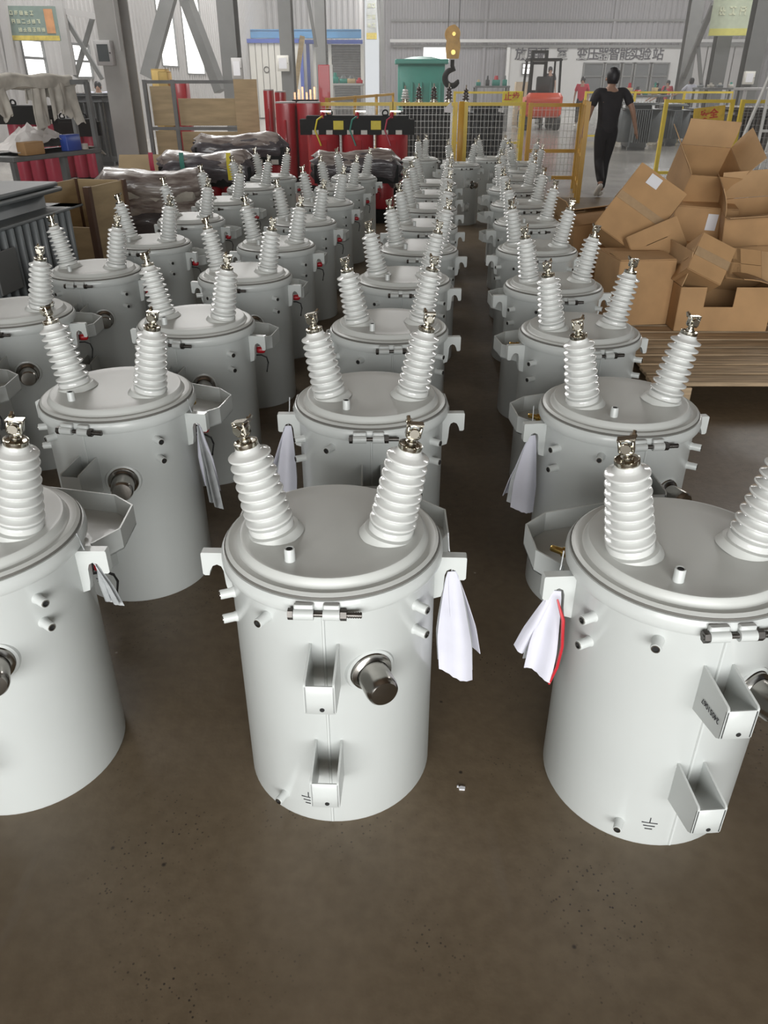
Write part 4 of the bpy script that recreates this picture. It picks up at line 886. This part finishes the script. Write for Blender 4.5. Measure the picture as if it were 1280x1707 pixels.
# ------------------------------------------------------------------ bench with rag rail
bz = .80; pa = atZ(20, 262, bz); pb = atZ(168, 246, bz); a = math.atan2((pb-pa).y, (pb-pa).x); bl = (pb-pa).length
t = thing('steel_bench', 'grey steel bench with an upper rail, heaped with rags at left', 'bench', (pa.x, pa.y, 0), a)
q = MB(); q.bbox((bl/2, .32, bz-.03), (bl, .66, .05), .006); q.build('bench_top', FRAMEG, t, smooth=0)
for (x, y, h_) in ((.03, .03, bz-.05), (bl-.03, .03, 1.5), (.03, .6, 1.5), (bl-.03, .6, bz-.05), (bl*.58, .05, bz-.05)): q = MB(); q.box((x, y, h_/2), (.05, .05, h_)); q.build('leg', FRAMEG, t, smooth=0)
rz = atY(80, 133, pa.y+.2).z-.02
q = MB(); q.box((bl/2, .3, rz), (bl, .05, .05)); q.box((bl-.03, .17, rz-.0), (.05, .3, .05)); q.box((.03, .45, rz), (.05, .3, .05)); q.build('upper_rail', FRAMEG, t, smooth=0)
for x in (.03, bl-.03): q = MB(); q.box((x, .3, (rz+bz)/2), (.045, .045, rz-bz)); q.build('rail_post', FRAMEG, t, smooth=0)
q = MB(); q.box((bl/2, .3, .22), (bl, .6, .03)); q.build('lower_shelf', FRAMEG, t, smooth=0)
MBN = Matrix.Translation((pa.x, pa.y, 0)) @ Matrix.Rotation(a, 4, 'Z')
def rag(label, xs, ztop, drop_f, drop_b, m=CLOTH, seed=0, y0=.3, name='rag', thick=.012):
    rr = random.Random(seed); n, k = 14, 16; grid = []
    ph = [rr.random()*6 for _ in range(4)]
    for i in range(n+1):
        s = i/n; x = xs[0]+(xs[1]-xs[0])*s; row = []
        df = drop_f*(1+.12*sin(4*s+ph[0])+.06*sin(13*s+ph[2])); db = drop_b*(1+.1*sin(7*s+ph[1]))
        for j in range(k+1):
            q_ = j/k*2-1; L = df if q_ < 0 else db; dn = abs(q_)
            y = y0+math.copysign(.045+.02*sin(11*s+ph[2]+dn*4)*dn, q_)*min(1, dn*4); z = ztop+.03-max(0, dn-.12)*L+.012*sin(17*s+ph[3])
            row.append(tuple(MBN @ Vector((x+.035*sin(3*dn+ph[1])*dn, y-.03*dn*sin(9*s+ph[3])*(1 if xs[1]-xs[0] < 1 else .2), z))))
        grid.append(row)
    q = MB(); q.sheet(grid, thick); o = q.build(name, m, smooth=60); tag(o, label, 'rag', 'pale rags hung over the bench rail'); return o
rag('long bunched pale cloth lying along the whole upper bench rail', (0, bl), rz+.03, .13, .14, seed=1, thick=.04)
rag('narrow pale rag hanging at the left of the bench rail', (.20, .36), rz+.02, .42, .2, seed=2)
rag('pale rag hanging in the middle of the bench rail, longest of them', (.78, .98), rz+.02, .60, .3, seed=3)
rag('crumpled pale rag right of the longest one on the bench rail', (1.02, 1.24), rz+.02, .45, .25, seed=4)
rag('wide pale rag over the right end of the bench rail', (bl-.26, bl+.03), rz+.02, .52, .3, seed=5)
rr = random.Random(12); n = 22; grid = []
for i in range(n+1):
    s = i/n; row = []
    for j in range(13):
        q_ = j/12; hgt = .24*math.exp(-((s-.38)/.26)**2)*sin(pi*min(1, q_*.9+.1))**.6
        row.append(tuple(MBN @ Vector((.18+s*(bl-.05)+.02*rr.uniform(-1, 1), .05+q_*.55, bz+.012+hgt*(1+.35*rr.uniform(-1, 1))+(.0 if s < .9 else -.10*(s-.9)*10*(1-q_))))))
    grid.append(row)
q = MB(); q.sheet(grid, .008); tag(q.build('white_sheeting', mat('white_sheeting', (.62, .59, .57), .6, noise=.12, scale=9), smooth=35), 'crumpled white sheeting heaped on the bench top', 'sheeting')
def small_box(name, label, cat, loc, sz, m, rz=0, part='lid', m2=None):
    t = thing(name, label, cat, loc, rz); q = MB(); q.bbox((0, 0, sz[2]/2), sz, min(sz)*.06); q.build('body', m, t); q = MB(); q.bbox((0, 0, sz[2]+.004), (sz[0]*.96, sz[1]*.96, .012), .003); q.build(part, m2 or m, t); return t
p = MBN @ Vector((.34, .04, bz)); small_box('carton', 'small open brown carton at the left end of the bench', 'box', p, (.30, .12, .12), CARD, a, 'flap', CARDIN)
p = MBN @ Vector((.98, .03, bz)); small_box('blue_bin', 'small blue bin on the front edge of the bench', 'bin', p, (.24, .10, .16), BLUE, a, 'rim')
p = MBN @ Vector((1.19, .03, bz)); t = thing('tape_roll', 'roll of pale tape on the bench beside the blue bin', 'tape', p); q = MB(); q.lathe([(.03, 0), (.055, 0), (.055, .06), (.03, .06)], 18, closed=True); q.build('roll', CLOTH, t); q = MB(); q.lathe([(.026, .0), (.03, 0), (.03, .06), (.026, .06)], 18, closed=True); q.build('core', COILP, t)
g = atZ(120, 300, .02); q = MB(); q.sheet([[(g.x+.07*i+.02*sin(j*2), g.y+.07*j, .03+.05*abs(sin(i*1.7+j))) for j in range(7)] for i in range(9)], .02); tag(q.build('blue_tarpaulin', BLUEC, smooth=30), 'crumpled dark blue tarpaulin on the floor under the bench', 'tarpaulin')
# ------------------------------------------------------------------ plywood rack, boards, crate
Yr = 14.3; a = atY(240, 133, Yr); b = atY(396, 133, Yr); wd = b.x-a.x; h_ = a.z
t = thing('plywood_rack', 'grey steel frame rack filled with plywood sheets beside the big column', 'rack', (a.x, Yr, 0))
for x in (0, wd*.30, wd): q = MB(); q.box((x, 0, h_/2), (.06, .06, h_)); q.build('upright', FRAMEG, t, smooth=0)
for z in (h_-.03, h_*.535, .12): q = MB(); q.box((wd/2, 0, z), (wd, .05, .05)); q.build('cross_rail', FRAMEG, t, smooth=0)
for x in (0, wd): q = MB(); q.box((x, .45, .03), (.06, .9, .06)); q.build('foot', FRAMEG, t, smooth=0)
for (x0, x1, z0, z1, y) in ((.05, wd*.28, h_*.56, h_-.09, .10), (wd*.32, wd*.97, h_*.56, h_-.27, .12), (.05, wd*.28, .2, h_*.51, .10), (wd*.32, wd*.97, .2, h_*.50, .12)): q = MB(); q.bbox(((x0+x1)/2, y, (z0+z1)/2), (x1-x0, .018, z1-z0), .003); q.build('plywood_sheet', PLY, t, smooth=0)
a = atY(386, 132, 14.1); b = atY(432, 228, 14.1)
t = thing('plywood_board', 'upright pale plywood board right of the plywood rack', 'board', ((a.x+b.x)/2+.02, 14.12, 0)); q = MB(); q.bbox((0, 0, a.z/2), (b.x-a.x, .02, a.z), .003); q.build('sheet', PLY, t, smooth=0); q = MB(); q.box((0, .14, .3), (.05, .26, .6)); q.build('rear_strut', WOOD, t, smooth=0)
for (u0, u1, v0, lab, m) in ((254, 279, 116, 'yellow carton standing behind the top of the plywood rack, left one', YLAB), (266, 282, 120, 'yellow carton behind the plywood rack, right one', YLAB), (290, 312, 137, 'red carton seen through the plywood rack', COILR)):
    Y = 16.4 if m is YLAB and u0 < 260 else 15.6; aa = atY(u0, v0, Y); bb = atY(u1, v0, Y); small_box('carton', lab, 'box', ((aa.x+bb.x)/2, Y, 0), (bb.x-aa.x, .3, aa.z), m if m is COILR else mat('yellow_carton', (.60, .42, .13), .7, noise=.1), 0, 'flap')
g = atZ(140, 400, 0); Yc = 6.9; a = atY(100, 305, Yc); b = atY(168, 300, Yc)
t = thing('plywood_crate', 'open plywood crate with dark steel edges behind the finned transformer', 'crate', ((a.x+b.x)/2, Yc, 0), R(-12)); wd = b.x-a.x+.1; h_ = a.z
q = MB(); q.bbox((0, .28, h_/2), (wd, .016, h_), .002); q.bbox((0, -.28, h_*.3), (wd, .016, h_*.6), .002); q.bbox((-wd/2, 0, h_/2), (.016, .56, h_), .002); q.bbox((wd/2, 0, h_/2), (.016, .56, h_), .002); q.build('panels', PLY, t, smooth=0)
for x in (-wd/2, wd/2):
    for y in (-.28, .28): q = MB(); q.box((x, y, h_/2), (.05, .05, h_+.01)); q.build('edge_strip', mat('dark_strap', (.13, .07, .045), .6, noise=.2), t, smooth=0)
for y in (-.2, .0, .2): q = MB(); q.bbox((0, y, .05), (wd+.5, .09, .03), .003); q.build('base_plank', WOOD, t, smooth=0)
Yp = 9.0; a = atY(186, 296, Yp+.5); b = atY(262, 296, Yp+.5)
t = thing('plywood_sheet', 'pale plywood sheet lying tilted at the foot of the big grey column', 'board', ((a.x+b.x)/2, Yp+.45, 0)); t.rotation_euler = (R(50), 0, R(4)); q = MB(); q.bbox((0, .48, .012), (b.x-a.x, .95, .018), .002); q.build('sheet', PLY, t, smooth=0); q = MB(); q.box((0, .5, .0), (.05, .9, .02)); q.build('batten', WOOD, t, smooth=0)
# ------------------------------------------------------------------ test bay: dark transformers, green tank, forklift, radiators
GD = 'dark transformers behind the yellow fence'
for (u0, u1, v, Y, lab) in ((662, 752, 176, 16.2, 'dark finned transformer behind the fence left of the orange post'), (780, 842, 178, 16.6, 'dark finned transformer behind the fence right of the orange post')):
    a = atY(u0, v, Y); b = atY(u1, v, Y); finned(lab, (a.x+b.x)/2, Y+.4, 0, b.x-a.x, .9, a.z-.12, FIND, nf=22, fd=.12, group=GD)
for k, (u, Y) in enumerate(((698, 16.4), (723, 16.4), (748, 16.4), (776, 17.0))):
    v = 168; z = atY(u, v, Y).z
    if k == 3: z = 1.14
    insulator(('first', 'second', 'third', 'fourth')[k]+' brown insulator from the left above the fence rail', PXY(u, Y+.3, z)[0], Y+.3, atY(707, 176, 16.2).z+.045 if k < 3 else atY(800, 178, 16.6).z+.045, .30, .06, group='brown insulators on the dark transformers')
a = atY(676, 152, 16.4); insulator('pale grey insulator left of the brown ones above the fence rail', a.x, 16.6, atY(707, 176, 16.2).z+.045, .26, .07, PORC)
Yg = 25; a = atY(664, 106, Yg); b = atY(742, 106, Yg); wd = b.x-a.x; h_ = a.z
t = thing('green_tank', 'tall green tank cabinet with an overhanging lid before the back wall', 'tank', ((a.x+b.x)/2, Yg+.5, 0))
q = MB(); q.bbox((0, 0, h_/2), (wd, 1.0, h_), .03); q.build('shell', GRN, t); q = MB(); q.bbox((0, 0, h_+.05), (wd+.18, 1.16, .12), .02); q.lathe([(wd*.56, h_+.11), (wd*.3, h_+.17), (0, h_+.19)], 4, Matrix.Rotation(pi/4, 4, 'Z')); q.build('lid', GRN, t, smooth=30)
for k in range(5): q = MB(); q.bbox((-wd*.4+wd*.2*k, -.53, h_*.42), (.05, .08, h_*.7), .01); q.build('stiffener', GRN, t)
# crane hook block
Yk = 20; c = atY(753, 130, Yk)
t = thing('crane_hook', 'black crane hook hanging from a yellow pulley block before the green tank', 'hook', c)
pts = []
for k in range(15): an = R(75+k*19.5); pts.append((cos(an)*.155, 0, sin(an)*.16))
q = MB(); q.tube([(.0, 0, .36), (.0, 0, .24)]+[(p[0], 0, p[2]) for p in pts], [.045, .045]+[.05+.02*sin(pi*k/14) for k in range(15)][:14]+[.02], 10); q.build('hook', BLACKP, t, smooth=60)
zt = atY(753, 52, Yk).z-c.z
for s in (-1, 1): q = MB(); q.prism([(-.13, .38), (.13, .38), (.16, .6), (.13, zt-.1), (.03, zt+.12), (-.03, zt+.12), (-.13, zt-.1), (-.16, .6)], s*.09-.012, s*.09+.012, Euler((pi/2, 0, 0)).to_matrix().to_4x4()); q.build('side_plate', GOLD, t, smooth=0)
for k in range(2): q = MB(); q.lathe([(.04, -.03), (.17, -.035), (.14, 0), (.17, .035), (.04, .03)], 24, Matrix.Translation((-.02, -.04+.08*k, .85)) @ Euler((pi/2, 0, 0)).to_matrix().to_4x4(), closed=True); q.build('pulley', GOLD, t)
q = MB(); q.cyl((0, -.14, .5), (0, .14, .5), .05); q.cyl((0, -.14, .85), (0, .14, .85), .04); q.build('axle', BRASS, t)
for s in (-1, 1): q = MB(); q.cyl((s*.12, 0, .8), (s*.10, 0, 9-c.z-.02), .012, seg=6); q.build('wire_rope', FRAMEG, t)
# forklift
Yf = 31; xf = PXY(905, Yf, 1)[0]
t = thing('forklift', 'orange-red forklift with a black mast in front of the test station', 'forklift', (xf, Yf, 0))
q = MB(); q.bbox((-.1, 0, .72), (1.25, 1.9, .62), .10); q.bbox((-.1, -.75, .95), (1.25, .55, .45), .12); q.build('body', REDPL, t)
q = MB()
for x in (-.35, .15): q.bbox((x, .85, 1.25), (.11, .12, 2.5), .01)
for z in (.35, 1.2, 2.1, 2.45): q.box((-.1, .85, z), (.55, .08, .09))
q.build('mast', BLACKP, t, smooth=0)
q = MB()
for x in (-.65, .45):
    for y in (-.55, .6): q.bar((x, y, 1.0), (x*.92, y*.85, 2.15), .06)
q.box((-.1, .02, 2.17), (1.12, 1.2, .05))
for k in range(5): q.box((-.1, -.4+.2*k, 2.21), (1.1, .05, .03))
q.build('overhead_guard', BLACKP, t, smooth=0)
for x in (-.62, .42):
    for y, r_ in ((-.62, .26), (.62, .32)): q = MB(); q.lathe([(r_*.5, -.11), (r_*.95, -.11), (r_, -.07), (r_, .07), (r_*.95, .11), (r_*.5, .11)], 24, Matrix.Translation((x, y, r_)) @ Euler((0, pi/2, 0)).to_matrix().to_4x4(), closed=True); wv = q.build('wheel', RUBBER, t); q = MB(); q.cyl((x-.09, y, r_), (x+.09, y, r_), r_*.5, seg=16); q.build('wheel_rim', WALLW, wv)
for x in (-.4, .2): q = MB(); q.bbox((x, 1.45, .12), (.12, 1.1, .05), .01); q.build('fork', BLACKP, t, smooth=0)
q = MB(); q.bbox((-.1, -.1, 1.1), (.5, .5, .12), .04); q.bbox((-.1, -.36, 1.4), (.5, .12, .55), .04); q.build('seat', RUBBER, t)
small_box('carton', 'small pale carton on a shelf left of the forklift', 'box', (PXY(868, 34, 1)[0], 34, 0), (.5, .4, 1.5), mat('pale_carton', (.5, .4, .28), .8, noise=.1), 0, 'flap')
# radiators at the right
GR = 'grey oil transformers on the right of the test bay'
for (u0, u1, v, Y, lab, m, fd) in ((1046, 1112, 174, 21.0, 'grey oil transformer just right of the walking man', FINR, .26), (1112, 1160, 176, 22.5, 'grey oil transformer behind the top carton, second from the walking man', FINR, .24), (1222, 1300, 182, 17.5, 'brown-grey ribbed transformer behind the right edge fence', mat('brown_grey_rib', (.13, .115, .11), .5, noise=.15), .14), (1160, 1214, 184, 23.5, 'dark ribbed transformer behind the yellow sign', FIND, .16)):
    a = atY(u0, v, Y); b = atY(u1, v, Y); o = finned(lab, (a.x+b.x)/2, Y+.7, R(-4), b.x-a.x, 1.5, a.z-.12, m, nf=22, fd=fd, group=GR)
# far benches and racks
def bench(label, u0, u1, v, Y, m=FRAMEG, clutter=6, seed=1):
    a = atY(u0, v, Y); b = atY(u1, v, Y); wd = b.x-a.x; h_ = a.z
    t = thing('workbench', label, 'workbench', ((a.x+b.x)/2, Y, 0))
    q = MB(); q.bbox((0, 0, h_-.03), (wd, .7, .06), .008); q.build('bench_top', m, t, smooth=0)
    for x in (-1, 1):
        for y in (-1, 1): q = MB(); q.box((x*(wd/2-.05), y*.3, (h_-.06)/2), (.07, .07, h_-.06)); q.build('leg', m, t, smooth=0)
    q = MB(); q.box((0, 0, h_*.35), (wd-.1, .6, .04)); q.build('shelf', m, t, smooth=0)
    return (a.x+b.x)/2, Y, h_, wd
def parts_on(bx_, lab, n, seed, grp):
    rr = random.Random(seed); x, y, z, wd = bx_; ms = [FINR, FIND, COPPER, CLOTH, PLY, GRN, COILR]
    for k in range(n):
        s = (rr.uniform(.12, .26), rr.uniform(.12, .25), rr.uniform(.10, .34)); xx = x-wd/2+wd*(k+.5)/n
        t = thing('machine_part', lab % (('first', 'second', 'third', 'fourth', 'fifth', 'sixth')[k]), 'part', (xx, y+rr.uniform(-.12, .12), z), 0, grp)
        q = MB(); q.bbox((0, 0, s[2]*.3), (s[0], s[1], s[2]*.6), .01); q.build('housing', rr.choice(ms), t); q = MB(); q.cyl((0, 0, s[2]*.6), (0, 0, s[2]), s[0]*.3, s[0]*.22, 14); q.build('neck', rr.choice(ms), t)
B1 = bench('far workbench right of the green tank below the grey wall', 790, 848, 143, 30); parts_on(B1, '%s machine part from the left on the bench right of the green tank', 4, 3, 'parts on the bench right of the green tank')
B2 = bench('workbench left of the green tank behind the columns', 552, 606, 139, 27, WALLL); parts_on(B2, '%s machine part from the left on the bench left of the green tank', 4, 5, 'parts on the bench left of the green tank')
B3 = bench('far workbench at right between the grey columns', 1160, 1225, 146, 30); parts_on(B3, '%s machine part from the left on the bench between the right columns', 4, 8, 'parts on the bench between the right columns')
B4 = bench('pale steel workbench at the right picture edge', 1232, 1310, 146, 22, WALLL)
B5 = bench('low workbench right of the walking man with scrap on it', 1040, 1112, 158, 27); parts_on(B5, '%s scrap part from the left on the low bench right of the walking man', 5, 11, 'scrap on the low bench')
# ------------------------------------------------------------------ document pouches on the lifting hooks, cable ties
def pouch(label, key, side, l, wtop, wbot, m=PAPER, seed=0, edge=None, twist=0, second=True, back=0):
    T = XF[key]; M = Matrix.Translation(T.location) @ T.rotation_euler.to_matrix().to_4x4()
    t = thing('document_pouch', label, 'pouch', M @ Vector((side*.262, -.002+back, .560)), T.rotation_euler.z+R(twist), 'document pouches hung on the lifting hooks')
    rr = random.Random(seed); ph = rr.random()*6
    def leaf(nm, mm, dy, l_, sh, ww=1.0, fold=.011):
        n, k = 14, 10; grid = []
        for i in range(n+1):
            s = i/n; w_ = (wtop+(wbot-wtop)*min(1, s*1.5)**.8)*ww; row = []
            for j in range(k+1):
                e = j/k-.5; row.append((side*.0+sh*s+e*w_, dy*s-fold*sin(e*5+ph)*min(1, s*2)-.012*s, -l_*s-.06*l_*s*(1-abs(e)*2)*(0 if j % 2 else 1)*.2-e*l_*.12*s))
            grid.append(row)
        q = MB(); q.sheet(grid, .0016); return q.build(nm, mm, t, smooth=60)
    leaf('paper_sheet', m, -.010, l, .018*side)
    if second: leaf('inner_sheet', PAPER, .030, l*.84, .050*side, .8, -.02)
    leaf('plastic_cover', POUCH, .012, l*.96, .02*side, 1.06)
    if edge:
        q = MB(); q.tube([(.004, -.020, -.008), (.020, -.034, -.05), (.026, -.036, -.12), (.022, -.032, -.18), (.010, -.030, -.232)], [.002, .0042, .0036, .0036, .003], 6); q.build('red_zip_edge', edge, t)
    q = MB(); q.tube([(0, 0, -.004), (side*-.002, .014, .02), (side*-.006, .020, .050), (side*-.008, .026, .085)], .0016, 6); q.build('cable_tie', POUCH, t)
    return t
pouch('white papers in a clear pouch on the right hook of the centre front transformer', ('C', 0), 1, .285, .02, .080, seed=1, twist=8)
pouch('white papers with a red zip edge on the hook of the front right transformer', ('R', 0), -1, .215, .022, .060, seed=2, edge=REDEDGE, twist=-14)
pouch('white papers hanging on the left hook of the second transformer, right row', ('R', 1), -1, .25, .02, .080, seed=3, twist=10)
pouch('clear pouch with pale papers on the left hook of the second middle row transformer', ('C', 1), -1, .26, .02, .060, seed=4)
pouch('crinkled shiny pouch hanging from the right hook in the row left of the middle', ('L', 1), 1, .30, .018, .050, m=POUCH, seed=5, twist=70)
pouch('thin clear pouch at the right hook of the front left transformer', ('L', 0), 1, .12, .008, .016, m=POUCH, seed=6, second=False, twist=80)
# handwriting on the bracket of the front right transformer
p0 = XF['R', 0]
br = [o for o in p0.children if o.name.startswith('mounting_bracket')][0]
text('handwriting', '24051067', .017, INK, p0, Matrix.Translation((-.0316, -.280, .470)) @ Euler((pi/2, 0, -pi/2)).to_matrix().to_4x4() @ Euler((0, 0, R(180+6))).to_matrix().to_4x4(), .0003)
# litter on the floor
g = atZ(770, 1315, 0); t = thing('paper_scrap', 'tiny white scrap on the floor between the front transformers', 'scrap', g); q = MB(); q.prism([(-.007, -.004), (.006, -.005), (.008, .003), (-.002, .006), (-.008, .003)], 0, .004); q.build('flake', LABELW, t); q = MB(); q.prism([(-.012, .004), (-.008, .004), (-.008, .009), (-.012, .008)], 0, .003); q.build('crumb', LABELW, t)
# ------------------------------------------------------------------ dusty air of the hall
hz = MB(); hz.box((9, 31.2, 4.45), (44, 46, 8.8)); hzo = hz.build('haze', mat('haze_surface', (1, 1, 1)), smooth=0)
hm = bpy.data.materials.new('dusty_air'); hm.use_nodes = True; nt = hm.node_tree; nt.nodes.remove(nt.nodes['Principled BSDF'])
vs = nt.nodes.new('ShaderNodeVolumeScatter'); vs.inputs['Color'].default_value = (1, .985, .96, 1); vs.inputs['Density'].default_value = .0048; vs.inputs['Anisotropy'].default_value = .2
nt.links.new(vs.outputs[0], nt.nodes['Material Output'].inputs['Volume']); hzo.data.materials.clear(); hzo.data.materials.append(hm)
tag(hzo, kind='structure')
SC.cycles.volume_bounces = 1
